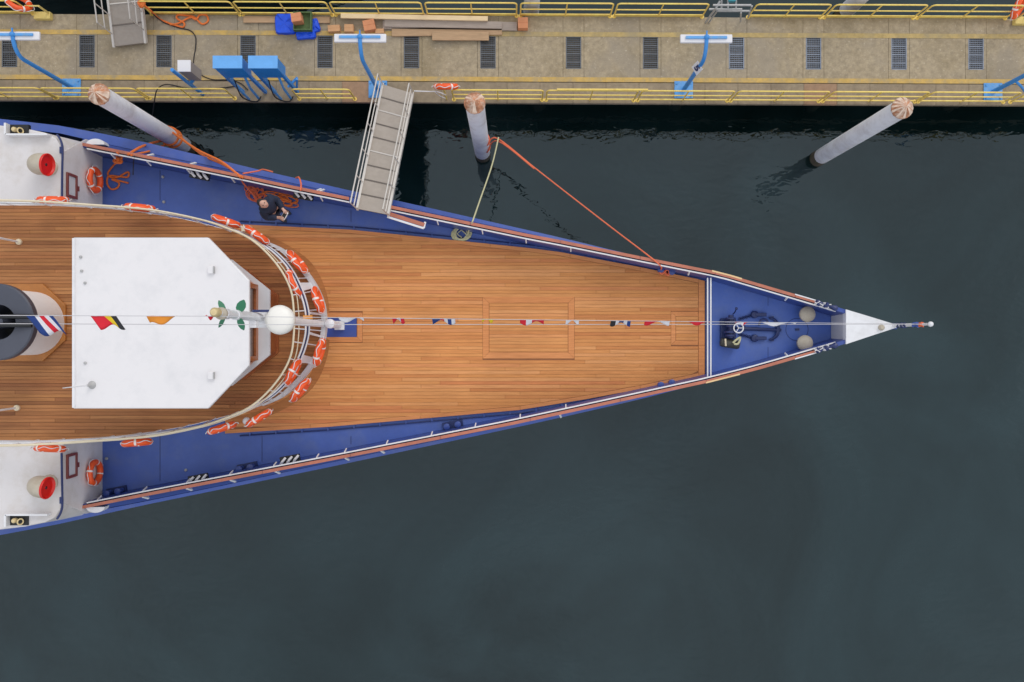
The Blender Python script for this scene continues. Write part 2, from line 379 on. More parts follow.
while x < 1150:
    w = 33.0; rust = abs(x - 350) < 17 or abs(x - 815) < 17
    slab(quad(x + g, x + w - g, lambda q: yat(JOINT, q) + .3, ne), 'kerb_slab', M_rustconc if rust else M_conc2); x += w
for base in ((31.7, 36.5, .0047), (76.9, 81.7, .0047)):
    segs = 14
    for k in range(segs):
        x0 = -120 + 1270 * k / segs; x1 = -120 + 1270 * (k + 1) / segs - .15
        yc = lambda q: base[0] + (base[1] - base[0]) * q / 1024
        mb = MB(); mb.prism(quad(x0, x1, lambda q: yc(q) - 2.3, lambda q: yc(q) + 2.3), ZP + .002, ZP + .008); build(mb, 'painted_line', M_yfaint if base[0] < 50 and x0 > 420 else M_yline, pier, smooth=0)

# yellow railings, each section a thing
ANG = math.atan2(P(1024, 105.4, ZP).y - P(0, 100.6, ZP).y, P(1024, 105.4, ZP).x - P(0, 100.6, ZP).x)
ORD = ['first', 'second', 'third', 'fourth', 'fifth', 'sixth', 'seventh', 'eighth', 'ninth', 'tenth', 'eleventh', 'twelfth', 'thirteenth']
def railing(x0, x1, yl, label, group, far):
    p0 = P(x0, yl(x0), ZP); p1 = P(x1, yl(x1), ZP); L = (p1 - p0).length; hh = .86
    t = thing('guard_railing', p0, label, 'railing', group); t.rotation_euler.z = ANG
    O = ORG[t.name]; r = .022; c = .10
    def loc(mb): mb.v = [v + O for v in mb.v]; return mb
    pts = [(0, 0, .0), (0, 0, hh - c)] + [(c - c * math.cos(a), 0, hh - c + c * math.sin(a)) for a in (.4, .8, 1.2)] + [(c, 0, hh)]
    pts += [(L - p[0], 0, p[2]) for p in reversed(pts)]
    mb = MB(); mb.tube(pts, r, 8)
    for xx in (0, L): mb.lathe((xx, 0, 0), [(.06, 0), (.06, .012)], 10)
    build(loc(mb), 'rail_frame', M_yellow, t)
    mb = MB(); mb.tube([(0, 0, .46), (L, 0, .46)], r * .85, 8); build(loc(mb), 'middle_rail', M_yellow, t)
    mb = MB(); mb.tube([(L / 2, 0, 0), (L / 2, 0, hh)], r * .85, 8); build(loc(mb), 'middle_post', M_yellow, t)
    if far: mb = MB(); mb.box(0, L, -.012, .012, .02, .15)
    else: mb = MB(); mb.tube([(0, 0, .09), (L, 0, .09)], r, 8)
    build(loc(mb), 'kick_plate' if far else 'lower_rail', M_yellow, t)
    return t
near = [(-38, 55), (57.5, 147), (150, 235), (299.5, 355), (454, 542), (546, 633.5), (637.5, 727), (730.5, 818.5), (822.5, 914.5), (918, 1003), (1010, 1080)]
far = [(-75, 33), (152, 240), (243, 332.5), (336, 424), (428, 516.5), (520.5, 610), (614, 702), (748, 820), (824, 913), (917, 1005), (1022, 1090)]
for i, (a, b) in enumerate(near):
    railing(a, b, lambda q: yat(EDGE_N, q) - 3.2, 'yellow tubular railing on the ship side of the pier, %s from the left' % ORD[i], 'railings on the ship side of the pier', False)
for i, (a, b) in enumerate(far):
    railing(a, b, lambda q: yat(EDGE_F, q) - .3, 'yellow railing with kick plate along the far pier edge, %s from the left' % ORD[i], 'railings on the far side of the pier', True)

# loose yellow rail bar leaning on the fifth section
mb = MB(); a = P(557, 89.6, ZP + .95); b = P(648, 89.8, ZP + .95); mb.tube([a, b], .03, 8)
build(mb, 'spare_rail_bar', M_yellow, label='loose thick yellow bar lying on top of a ship side railing', cat='bar')

# blue lamp posts
def lamp_post(bx, by, label, sign=False, brace=False, half=.65):
    b0 = P(bx, by, ZP); t = thing('lamp_post', b0, label, 'lamp post', 'blue lamp posts along the pier')
    mb = MB(); mb.box(b0.x - .26, b0.x + .26, b0.y - .24, b0.y + .24, ZP + .006, ZP + .035)
    for sx in (-1, 1):
        for sy in (-1, 1): mb.lathe((b0.x + sx * .2, b0.y + sy * .18, ZP + .035), [(.03, 0), (.03, .03)], 6)
    build(mb, 'base_plate', M_lampblue2, t)
    top = 3.72
    pts = [b0 + Vector((0, 0, .03)), b0 + Vector((0, 0, 1.3)), b0 + Vector((0, 0, top - ZP))] + [b0 + Vector((0, .5 * (1 - math.cos(a)), top - ZP + .46 * math.sin(a))) for a in (.3, .6, .9, 1.2, 1.5)]
    mb = MB(); mb.tube(pts, [.062, .058, .052] + [.05] * 5, 10); build(mb, 'pole', M_lampblue, t)
    e = pts[-1]
    f = MB(); f.box(e.x - half, e.x + half, e.y - .12, e.y + .09, e.z - .10, e.z - .02); lf = build(f, 'lamp_head', M_lampwhite, t, bevel=.02)
    f = MB(); f.box(e.x - half * .8, e.x + half * .78, e.y - .03, e.y + .03, e.z - .018, e.z + .02); build(f, 'mounting_bar', M_lampblue2, t)
    f = MB(); f.ball((e.x, e.y, e.z + .01), .07, 10); f.obox(e, e + Vector((0, .16, .02)), .03, .03); build(f, 'bracket', M_lampblue, t)
    if brace:
        f = MB(); f.tube([b0 + Vector((.0, 0, 1.0)), b0 + Vector((.3, -.1, .8)), b0 + Vector((.75, -.12, .3))], .035, 8); build(f, 'brace', M_lampblue, t)
    if sign:
        f = MB(); ux = Vector((.5, -.87, 0)).normalized(); uy = Vector((.22, .13, .97)).normalized(); un = ux.cross(uy)
        c = b0 + Vector((0, 0, 1.88)) + un * .06
        def q2(x, y, z): return c + ux * x + uy * y + un * z
        out = [q2(.13 * sx, .17 * sy, zz) for zz in (0, .012) for sx, sy in ((-1, -1), (1, -1), (1, 1), (-1, 1))]
        f.add(out, [(3, 2, 1, 0), (4, 5, 6, 7), (0, 1, 5, 4), (1, 2, 6, 5), (2, 3, 7, 6), (3, 0, 4, 7)])
        sg = build(f, 'number_sign', M_lampwhite, t)
        fc = bpy.data.curves.new('numeral', 'FONT'); fc.body = '5'; fc.size = .28; fc.align_x = 'CENTER'; fc.align_y = 'CENTER'; fc.extrude = .004; fc.offset = .012
        tmp = bpy.data.objects.new('numeral_tmp', fc); COL.objects.link(tmp)
        dg = bpy.context.evaluated_depsgraph_get(); me = bpy.data.meshes.new_from_object(tmp.evaluated_get(dg)); bpy.data.objects.remove(tmp)
        me.materials.clear(); me.materials.append(M_navy)
        for v in me.vertices: v.co = q2(v.co.x, v.co.y, .018 + v.co.z) - ORG[t.name]
        no = bpy.data.objects.new('numeral', me); COL.objects.link(no); no.parent = sg
    return t
lamp_post(72, 87.5, 'blue lamp post with white lamp at the left end of the pier')
lamp_post(378, 89.5, 'blue lamp post with white lamp beside the long gangway')
lamp_post(683.5, 90, 'blue lamp post carrying a white plate with the number 5', sign=True)
lamp_post(992.5, 92, 'blue lamp post with a side brace at the right end of the pier', brace=True)

# mooring piles
def pile(tx, ty, label, zt=5.3, seed=0, base=None):
    p = P(tx, ty, zt) if base is None else P(base[0], base[1], 0)
    t = thing('mooring_pile', (p.x, p.y, -.8), label, 'pile', 'white mooring piles')
    mb = MB(); mb.lathe((p.x, p.y, 0), [(.23, .34), (.23, 2.5), (.23, zt - .08)], 24); build(mb, 'shaft', M_pile, t)
    mb = MB(); mb.lathe((p.x, p.y, 0), [(.225, -.8), (.24, .1), (.232, .36)], 20); build(mb, 'waterline_growth', M_pilefoot, t)
    rnd = random.Random(seed)
    mb = MB(); n = 28; rings = []
    for rr, zz in ((.25, zt - .12), (.255, zt - .06), (.19, zt + .02), (.08, zt + .09), (.02, zt + .11)):
        rings.append([Vector((p.x + rr * math.cos(2 * math.pi * k / n), p.y + rr * math.sin(2 * math.pi * k / n), zz - (.018 if k % 2 else 0) * (rr / .2))) for k in range(n)])
    mb.loft(rings, True, True)
    pal = [int(rnd.random() < (.25 if seed in (1, 2) else .55)) for _ in range(n)]
    mb.mi = [pal[i % n] if i < 4 * n else 0 for i in range(len(mb.f))]
    build(mb, 'pointed_cap', [cap_mat(), M_capwhite], t, smooth=20)
    return t
def cap_mat():
    if 'pile_cap' in MATS: return MATS['pile_cap']
    m = mat('pile_cap', (186, 126, 92), .8, var=.5, scale=5, dirt=(226, 208, 190), dirt_amt=.85, dscale=7, bump=.6)
    return m
pile(97, 93, 'white mooring pile with rusty cap near the blue cabinets', 5.3, 1)
pile(474.5, 102, 'white mooring pile with orange rope tied round it', 5.3, 2)
pile(904, 107, 'white mooring pile standing alone off the right end of the pier', 5.3, 3)
pile(0, 0, 'pale pile behind the far railing near the orange square board', 3.0, 4, base=(531, 17))
pile(0, 0, 'pale leaning looking pile behind the far railing at right', 5.0, 5, base=(842, 15))

# ------------------------------------------------------------------ ship
YC = .36
ship = thing('ship', (-3, YC, 0), 'white and blue passenger ship with teak decks moored beside the pier', 'ship')
rub_out_p = [(-60, 113), (0, 119.5), (58.7, 126), (102.6, 134.2), (149.6, 143.7), (230.8, 163.2), (264.5, 171.5), (349.6, 190.8), (396.4, 200.9), (529, 230.8), (560, 237.8), (640, 257.2), (720, 277), (800, 302), (862, 324)]
rub_out_s = [(-60, 545), (0, 534.7), (58.7, 523.7), (149.6, 503.6), (329, 466.8), (519, 426.4), (564.5, 416.3), (640, 399), (720, 378), (800, 353), (862, 331)]
rub_in_p = [(-60, 120), (0, 126.5), (58.7, 133), (102.6, 143), (159, 155.5), (222, 168.0), (270, 178), (349.6, 196), (529, 233.5), (640, 259.3), (720, 279), (800, 303.5), (860, 324.5)]
rub_in_s = [(-60, 538), (0, 528), (58.7, 517), (130, 504.5), (227.7, 484.5), (329, 462.8), (519, 423.6), (640, 397), (720, 376.5), (800, 351.5), (860, 330.5)]
rail_p = [(-60, 118), (0, 128), (82, 143), (172, 160.8), (239.6, 174.6), (282, 183.8), (349.6, 197.6), (392.5, 206.2), (529, 234.6), (560, 240.4), (640, 256.6), (719.7, 272.4), (816, 300.6), (846, 309.7), (897, 325.2)]
rail_s = [(-60, 538), (0, 525), (82, 508.4), (140, 496.8), (324, 461.6), (510, 425), (603, 405), (706, 382.6), (756, 370), (816, 352.6), (846, 343.8), (897, 327.2)]
ZRUB, ZRAIL, ZD = 2.75, 3.6, 2.6
XS = [-60, -30, 0, 30, 60, 82, 102] + list(range(125, 850, 25)) + [860, 875, 897]
def side(out, inn, rail, sgn):
    rings = []; top = []
    for x in XS:
        xo = min(x, 862); a = P(xo, yat(out, xo), ZRUB); b = P(min(x, 860), yat(inn, min(x, 860)), ZRUB + .1); c = P(x, yat(rail, x), ZRAIL - .03)
        k = .96 - .5 * max(0, (x - 450) / 450) ** 1.5
        w = Vector((a.x - max(0, (x - 600) / 300) * .5, YC + (a.y - YC) * k, -.6)); a2 = Vector((a.x, YC + (a.y - YC) * .985, ZRUB - .22))
        rings.append((w, a2, a, Vector((a.x, a.y, ZRUB + .08)), b, c)); top.append(c)
    return rings, top
rp_, topp = side(rub_out_p, rub_in_p, rail_p, 1); rs_, tops = side(rub_out_s, rub_in_s, rail_s, -1)
for rr, nm in ((rp_, 'port'), (rs_, 'starboard')):
    flip = nm == 'starboard'
    mb = MB(); mb.loft([[r[0], r[1]] for r in rr], False); build(mb, 'hull_side', M_hull, ship, smooth=60)
    mb = MB(); mb.loft([[r[1], r[2], r[3], r[4]] for r in rr], False); build(mb, 'rubbing_strake', M_rub, ship, smooth=40)
    mb = MB()
    # bulwark: outer and inner plating with a little thickness, from the white house forward
    sub = [(r[4], r[5]) for r, x in zip(rr, XS) if x >= 82]
    s = 1 if not flip else -1
    ring = []
    for a, b in sub:
        ins = Vector((0, -s * .10, 0)); aa = Vector((a.x, a.y, ZRUB + .06)); dk = Vector((b.x, b.y - s * .13, ZD - .02))
        ring.append([aa, b + Vector((0, 0, 0)), b + ins, dk])
    mb.loft(ring, False); build(mb, 'bulwark', M_hull, ship, smooth=30)
mb = MB(); a = rp_[0]; b = rs_[0]
mb.add([a[0], a[1], a[2], a[4], b[4], b[2], b[1], b[0]], [(0, 1, 2, 3, 4, 5, 6, 7)]); build(mb, 'hull_end', M_hull, ship)

# blue steel main deck
def rail_in(rail, x, s, off=.13):
    p = P(x, yat(rail, x), ZRAIL); return Vector((p.x, p.y - s * off, p.z))
poly = [(rail_in(rail_p, x, 1).x, rail_in(rail_p, x, 1).y) for x in range(-60, 866, 25)] + [(rail_in(rail_s, x, -1).x, rail_in(rail_s, x, -1).y) for x in range(865, -61, -25)]
mb = MB(); mb.prism(poly, ZD - .12, ZD); main_deck = build(mb, 'main_deck', M_blue, ship)
# weld seams of the deck plating
for x in (160, 262, 351, 768):
    yt = yat(rail_p, x) + 12; yb = yat(rail_s, x) - 12
    if x == 768: segs = ((291, 306), (347, 362))
    else: segs = ((yt, min(yt + 30, 222)), (436, yb))
    for ya, yb2 in segs:
        if yb2 - ya < 3: continue
        mb = MB(); mb.obox(P(x, ya, ZD + .003), P(x, yb2, ZD + .003), .012, .01); build(mb, 'weld_seam', M_dkblue, ship)

# rails on the bulwark
def strip(rail, s, x0, x1, o0, o1, z0, z1, name, m, step=18):
    xs = [x0]; 
    while xs[-1] < x1: xs.append(min(xs[-1] + step, x1))
    rings = []
    for x in xs:
        p = P(x, yat(rail, x), ZRAIL)
        rings.append([Vector((p.x, p.y - s * o0, z0)), Vector((p.x, p.y - s * o0, z1)), Vector((p.x, p.y - s * o1, z1)), Vector((p.x, p.y - s * o1, z0))])
    mb = MB(); mb.loft(rings, True, True); return build(mb, name, m, ship, smooth=30)
for rail, s, spans in ((rail_p, 1, [(82, 160), (160.4, 251), (251.4, 349), (388, 470), (470.4, 560), (560.4, 640), (640.4, 715), (715.4, 795)]), (rail_s, -1, [(82, 170), (170.4, 262), (262.4, 350), (350.4, 440), (440.4, 530), (530.4, 620), (620.4, 706), (706.4, 795)])):
    for a, b in spans: strip(rail, s, a, b, -.012, .068, ZRAIL - .05, ZRAIL, 'wooden_handrail', M_rail)
    strip(rail, s, 712 if s > 0 else 706, 742 if s > 0 else 740, -.022, .018, ZRAIL - .05, ZRAIL + .004, 'scuffed_handrail', M_railpale)
    strip(rail, s, 795.4, 817, .012, .068, ZRAIL - .05, ZRAIL, 'wooden_handrail', M_rail); strip(rail, s, 795, 817, -.02, .0095, ZRAIL - .05, ZRAIL + .003, 'white_handrail', M_white)
    for a, b in (((86, 349), (388, 836)) if s > 0 else ((86, 836),)):
        strip(rail, s, a, b, .071, .13, ZRAIL - .09, ZRAIL - .03, 'white_inner_rail', M_white)
    xs = ([110, 146, 186, 231, 320, 437, 482, 526, 571, 690, 788] if s > 0 else [96, 142, 186, 229, 273, 316, 344, 386, 431, 475, 520, 566, 788])
    for x in xs:
        p = P(x, yat(rail, x), ZRAIL); mb = MB()
        mb.obox((p.x, p.y - s * .13, ZRAIL - .06), (p.x + .01, p.y - s * .19, ZRAIL - .26), .028, .04); build(mb, 'rail_bracket', M_white, ship)
    xs = [147, 190, 317, 320] if s > 0 else [142, 186, 230, 275, 345, 381, 560]
    for x in xs:
        p = P(x, yat(rail, x), ZRAIL); mb = MB()
        mb.obox((p.x, p.y + s * .01, ZRAIL - .03), (p.x + .04, p.y + s * .10, ZRAIL - .28), .05, .04); build(mb, 'outer_bracket', M_white, ship)
    # white rounded end plate where the bulwark meets the white house
    p = P(94, yat(rail, 94) - s * 1.5, ZRAIL); mb = MB()
    half = [(p.x + .24 * math.cos(a), p.y + s * .15 * math.sin(a)) for a in [math.pi * k / 10 for k in range(11)]]
    mb.prism(half, ZRAIL - .3, ZRAIL - .06); build(mb, 'end_plate', M_white, ship)

# inboard gate rail beside the gangway
mb = MB(); a = P(388, 213.5, 3.55); b = P(424.5, 225, 3.5)
mb.obox(a, b, .10, .05); build(mb, 'gate_rail', M_rail, ship)
mb = MB(); n = Vector((-.02, -.085, 0)); mb.obox(a + n, b + n, .05, .05); mb.obox(b + n, b + Vector((.02, .08, 0)), .05, .05); build(mb, 'gate_edge', M_white, ship)

# ---- teak planks on the main deck
wood_t = [(225, 223.4), (241, 224.3), (349.6, 229.6), (427.7, 237.4), (529, 248), (560, 252), (637.4, 266.6), (698.7, 279.2), (705, 280.6)]
wood_b = [(225, 433.6), (239.4, 432.7), (329, 426.8), (519, 410), (586, 399.2), (648, 387.6), (705, 375.4)]
ZW = ZD + .07
kW = (H - ZW) / F
def clip_range(ytop_px, x0, x1):
    """x range (in px) inside the wood outline on the row line y"""
    xs = [x0 + (x1 - x0) * i / 200 for i in range(201)]
    ok = [x for x in xs if yat(wood_t, x) <= ytop_px <= yat(wood_b, x)]
    return (min(ok), max(ok)) if ok else None
poly = [P(x, y, ZW) for x, y in wood_t] + [P(x, y, ZW) for x, y in reversed(wood_b)]
mb = MB(); mb.prism([(p.x, p.y) for p in poly], ZD + .004, ZW - .016); build(mb, 'deck_caulking', M_caulk, ship)
def plank(x0a, x1a, x0b, x1b, ya, yb, parent, m, z, gap=.003, gx=.003, name='plank', th=.03):
    k = (H - z) / F
    ax0, ax1, bx0, bx1 = [(q - 512) * k for q in (x0a, x1a, x0b, x1b)]; Ya = (341 - ya) * k - gap; Yb = (341 - yb) * k + gap
    if max(ax1 - ax0, bx1 - bx0) < .08: return
    if ax1 - ax0 < .02: ax0 = ax1 = (ax0 + ax1) / 2; 
    if bx1 - bx0 < .02: bx0 = bx1 = (bx0 + bx1) / 2
    mb = MB(); mb.prism([(bx0 + gx, Yb), (bx1 - gx, Yb), (ax1 - gx, Ya), (ax0 + gx, Ya)], z - th, z + random.uniform(-.0012, .0012))
    return build(mb, name, m, parent, smooth=0)
MARG = 3.6
def top_in(x): return yat(wood_t, x) + MARG + .2
def bot_in(x): return yat(wood_b, x) - MARG - .2
def rng(y, x0=225, x1=698.2):
    xs = [x0 + (x1 - x0) * i / 400 for i in range(401)]; ok = [x for x in xs if top_in(x) <= y <= bot_in(x)]
    return (min(ok), max(ok)) if ok else None
HOLES = [(325.6, 362.5, 312.5, 342.3), (482.7, 574.5, 296.7, 358.6), (671, 699, 311.5, 345.0)]
PITCH = 3.5; y = 227.2; row = 0
BUTTS = [[384, 520, 640], [330, 458, 596], [421, 560], [352, 505, 655], [402, 610], [300, 470, 585], [375, 540, 668], [440, 625]]
while y + PITCH < 430.2:
    ya, yb = y, y + PITCH; ra, rb = rng(ya), rng(yb); y += PITCH; row += 1
    if not ra and not rb: continue
    if not ra: ra = (rb[1] - 1, rb[1] - 1) if rb else None
    if not rb: rb = (ra[1] - 1, ra[1] - 1)
    lo = max(ra[0], rb[0]); cuts = BUTTS[(row * 3) % 8]
    ym = (ya + yb) / 2; hole = [h for h in HOLES if h[2] < ym < h[3]]
    segs = [(225, 'R')]
    stops = [225]; spans = []
    cur = 225
    for h in sorted(hole): spans.append((cur, h[0])); cur = h[1]
    spans.append((cur, None))
    for s0, s1 in spans:
        end = s1 if s1 else max(ra[1], rb[1])
        if end - s0 < 2: continue
        pts = [s0] + [c for c in cuts if s0 + 18 < c < end - 18] + [s1]
        for a, b in zip(pts[:-1], pts[1:]):
            if b is None: plank(a, max(ra[1], a), a, max(rb[1], a), ya, yb, main_deck, M_deck, ZW)
            else: plank(a, b, a, b, ya, yb, main_deck, M_deck, ZW)
# margin planks along the edge
def margin(lst, sgn, spans):
    for a, b in spans:
        xs = [a] + [x for x, _ in lst if a < x < b] + [b]
        out = [P(x, yat(lst, x), ZW) for x in xs]; inn = [P(x, yat(lst, x) + sgn * MARG, ZW) for x in xs]
        mb = MB(); mb.prism([(p.x, p.y) for p in out] + [(p.x, p.y) for p in reversed(inn)], ZW - .03, ZW + .0015); build(mb, 'margin_plank', M_deckmargin, main_deck, smooth=0)
margin(wood_t, 1, [(225, 300), (300.3, 400), (400.3, 490), (490.3, 570), (570.3, 640), (640.3, 698.4)])
margin(wood_b, -1, [(225, 310), (310.3, 420), (420.3, 520), (520.3, 640), (640.3, 698.4)])
def boards(name, rect, w, parts='LRTB', sq=False):
    x0, x1, y0, y1 = rect; k = kW
    def q(pts, nm='frame_board'):
        mb = MB(); mb.prism([(P(a, b, ZW).x, P(a, b, ZW).y) for a, b in pts], ZW - .03, ZW + .002); build(mb, nm, M_deckmargin, main_deck, smooth=0)
    e = .15
    if 'L' in parts: q([(x0 + e, y0 + e), (x0 + w, y0 + w + e), (x0 + w, y1 - w - e), (x0 + e, y1 - e)])
    if 'R' in parts: q([(x1 - e, y0 + e), (x1 - w, y0 + w + e), (x1 - w, y1 - w - e), (x1 - e, y1 - e)])
    x1b = x1 if sq else x1 - w - e
    if 'T' in parts: q([(x0 + 2 * e, y0 + e), (x1 - 2 * e, y0 + e), (x1b, y0 + w), (x0 + w + e, y0 + w)])
    if 'B' in parts: q([(x0 + 2 * e, y1 - e), (x1 - 2 * e, y1 - e), (x1b, y1 - w), (x0 + w + e, y1 - w)])
boards('hatch', HOLES[1], 6.2)
yy = 296.7 + 6.4
while yy < 352:
    plank(489.2, 568, 489.2, 568, yy, min(yy + 3.46, 352.3), main_deck, M_deck, ZW); yy += 3.46
boards('bow_hatch', (671, 698.2, 311.5, 345.0), 4.6, 'LTB', sq=True)
yy = 316.4
while yy < 340: plank(675.9, 698.2, 675.9, 698.2, yy, min(yy + 3.45, 340.2), main_deck, M_deck, ZW); yy += 3.45
boards('mast_pad', (318, 362.5, 312.5, 342.3), 5.2, 'RTB')
# end board across the deck
def q4(pts, z0, z1, nm, m, par): 
    mb = MB(); mb.prism([(P(a, b, z1).x, P(a, b, z1).y) for a, b in pts], z0, z1); return build(mb, nm, m, par, smooth=0)
q4([(698.6, 279.6), (704.8, 280.9), (704.8, 311), (698.6, 311)], ZW - .03, ZW + .002, 'margin_plank', M_deckmargin, main_deck)
q4([(698.6, 311.3), (704.8, 311.3), (704.8, 345.2), (698.6, 345.2)], ZW - .03, ZW + .002, 'margin_plank', M_deckmargin, main_deck)
q4([(698.6, 345.5), (704.8, 345.5), (704.8, 375.2), (698.6, 376.4)], ZW - .03, ZW + .002, 'margin_plank', M_deckmargin, main_deck)
q4([(318.3, 318), (356.5, 318), (356.5, 337), (318.3, 337)], ZW - .03, ZW + .006, 'mast_pad', M_hull, ship)
# drain channel bars with small cleats along the waterway
for lst, s, nm in ((wood_t, -1, 0), (wood_b, 1, 0)):
    pts = [P(x, yat(lst, x) + s * 3.2, ZD + .03) for x in range(240, 640, 20)]
    mb = MB(); mb.tube(pts, .018, 6); build(mb, 'waterway_bar', M_dkblue, ship)
    for x in range(250, 640, 26):
        mb = MB(); mb.obox(P(x, yat(lst, x) + s * .6, ZD + .05), P(x, yat(lst, x) + s * 3.6, ZD + .05), .025, .03); build(mb, 'bar_cleat', M_rub, ship)

# curved boards following the house front
cv = spline(Ps([(236, 229), (252, 231.5), (268, 236), (283, 242.5), (298, 251.5), (312, 263.5), (322, 280), (328, 299), (329.5, 311.8)], ZW), 3)
ycv = .40
def curved(pts):
    for i in range(0, len(pts) - 1, 4):
        seg = pts[i:i + 5]; inn = [p + Vector((-.2, (-.16 if p.y > ycv else .16), 0)) for p in seg]
        mb = MB(); mb.prism([(p.x, p.y) for p in seg] + [(p.x, p.y) for p in reversed(inn)], ZW - .01, ZW + .006); build(mb, 'curved_board', M_curve, main_deck, smooth=0)
M_curve = plank_mat('curved_teak', [(176, 112, 64), (186, 120, 70)], patch=.1)
curved(cv); curved([Vector((p.x, 2 * ycv - p.y, p.z)) for p in cv])

# ---- foredeck
for x in (707.6, 710.8):
    k = (H - 3.45) / F; mb = MB(); mb.tube([P(x, 277.8, 3.45), P(x, 379, 3.45)], .019, 8); build(mb, 'cross_rail', M_white, ship)
q4([(705.2, 281.3), (708, 282), (708, 374.8), (705.2, 375.3)], ZD + .002, ZD + .09, 'deck_step', M_dkblue, ship)
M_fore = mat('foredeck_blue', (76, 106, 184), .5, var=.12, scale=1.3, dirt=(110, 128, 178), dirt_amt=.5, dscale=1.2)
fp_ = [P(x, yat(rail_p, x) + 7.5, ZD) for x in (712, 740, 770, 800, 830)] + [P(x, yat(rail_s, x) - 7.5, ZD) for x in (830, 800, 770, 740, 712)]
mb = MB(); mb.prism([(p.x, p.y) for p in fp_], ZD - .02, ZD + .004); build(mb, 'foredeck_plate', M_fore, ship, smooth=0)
# bow platform
ZB = 3.42
mb = MB(); mb.prism([(P(a, b, 3.62).x, P(a, b, 3.62).y) for a, b in ((846, 309.4), (870, 316.6), (898.5, 325.4), (898.5, 326.9), (870, 336.2), (846, 344.2))], ZB, 3.625); build(mb, 'bow_platform', M_white, ship)
A = [(P(846.3, 311.2, ZB + .15)), (P(846.3, 342.4, ZB + .15))]
mb = MB(); mb.prism([(A[0].x, A[0].y), (A[0].x + .06, A[0].y), (A[1].x + .06, A[1].y), (A[1].x, A[1].y)], ZD - .01, ZB + .14); build(mb, 'bow_bulkhead', M_grey_white, ship)
mb = MB(); c = P(881, 327.5, 3.63); mb.lathe(c, [(.075, 0), (.075, .05), (.05, .09), (.01, .1)], 14); build(mb, 'capped_vent', M_buff, ship)
mb = MB(); c = P(894, 325.6, 3.62); mb.tube([c, c + Vector((0, 0, 1.0)), c + Vector((0, 0, 1.75))], [.05, .04, .03], 10); build(mb, 'jackstaff', M_white, ship)
JT = c + Vector((0, 0, 1.78))
mb = MB(); mb.ball(JT, .065, 12); build(mb, 'staff_ball', M_white, ship)
for z0, z1, m in ((.12, .65, M_dkblue), (.95, 1.25, M_rub), (1.3, 1.42, M_rope_r)):
    mb = MB(); n = 9; mb.tube([c + Vector((.025 * math.sin(k * 2.1), .03 * math.cos(k * 1.7), z0 + (z1 - z0) * k / n)) for k in range(n + 1)], [.05 + .015 * math.sin(k * 2.4) for k in range(n + 1)], 8); build(mb, 'furled_flag', m, ship)
# mushroom vents
for px, py in ((808, 314.2), (805.5, 343)):
    c = P(px, py, 3.0); mb = MB(); mb.lathe((c.x, c.y, ZD), [(.10, 0), (.10, .32)], 14); v = build(mb, 'vent_stem', M_dkblue, ship)
    mb = MB(); mb.lathe((c.x, c.y, ZD + .3), [(.17, 0), (.21, .03), (.205, .09), (.15, .14), (.06, .16), (.01, .165)], 24); build(mb, 'mushroom_cap', M_buff, ship)
# blue lashing on the forward rails
for rail, s in ((rail_p, 1), (rail_s, -1)):
    mb = MB(); pts = []
    for k in range(13):
        x = 816 + k * 1.75; p = P(x, yat(rail, x), 3.62); pts.append(p + Vector((0, -s * .04 + .012 * math.sin(k * 2.3), .012 * math.cos(k * 1.9))))
    mb.tube(pts, [.06 + .02 * math.sin(k * 1.3) for k in range(13)], 8); build(mb, 'canvas_wrap', M_dkblue, ship)
    mb = MB(); n = 34
    mb.tube([P(814 + 17 * k / n, yat(rail, 814 + 17 * k / n), 3.66) + Vector((.05 * math.sin(k * 1.1), -s * (.05 + .06 * math.sin(k * .55)), .05 * math.cos(k * 1.0))) for k in range(n)], .010, 6); build(mb, 'lashing_rope', M_rope_w, ship)
# anchor windlass
wl = P(730, 327, ZD)
mb = MB(); q = [(722.5, 318), (738, 318), (738, 339), (722.5, 339)]
mb.prism([(P(a, b, ZD + .3).x, P(a, b, ZD + .3).y) for a, b in q], ZD, ZD + .12); w = build(mb, 'windlass_bed', M_navy, ship, bevel=.02)
mb = MB(); mb.tube([P(731, 315, ZD + .35), P(731, 338, ZD + .35)], .07, 12)
for yy, r in ((318.5, .13), (322, .17), (326, .12), (332, .17), (335.5, .14)):
    mb.tube([P(730.5, yy - .9, ZD + .35), P(730.5, yy + .9, ZD + .35)], r, 18)
build(mb, 'drum_shaft', M_dkblue, ship)
mb = MB(); a = P(720.5, 342, ZD + .25); b = P(739, 345.0, ZD + .25); mb.tube([a, a.lerp(b, .1), a.lerp(b, .9), b], [.10, .12, .12, .10], 16); build(mb, 'warping_drum', mat('drum_olive', (72, 70, 64), .6, var=.25, scale=8), ship)
mb = MB(); mb.tube([P(725.3, 338.8, ZD + .42), P(725.8, 346, ZD + .42)], .025, 6); build(mb, 'drum_band', M_cream, ship)
mb = MB(); mb.tube(spline([P(733, 343, ZD + .44), P(736, 340, ZD + .46), P(740, 337.5, ZD + .45), P(739.5, 341, ZD + .44), P(737.5, 344, ZD + .44), P(734, 344, ZD + .44)], 5), .028, 7); build(mb, 'drum_rope', M_rope_c, ship)
c = P(738.6, 328, ZD + .55); mb = MB(); mb.torus(c, .125, .017, 24, 8)
for k in range(3): mb.tube([c, c + Vector((.12 * math.cos(k * 2.1), .12 * math.sin(k * 2.1), 0))], .01, 6)
build(mb, 'hand_wheel', M_white, ship); mb = MB(); mb.tube([c - Vector((0, 0, .45)), c], .022, 8); build(mb, 'wheel_spindle', M_navy, ship)
mb = MB(); mb.tube([P(733, 314, ZD + .3), P(735, 312.0, ZD + .5), P(736.5, 308.5, ZD + .7)], .018, 6); mb.ball(P(736.5, 308.5, ZD + .7), .04, 8); build(mb, 'brake_lever', M_navy, ship)
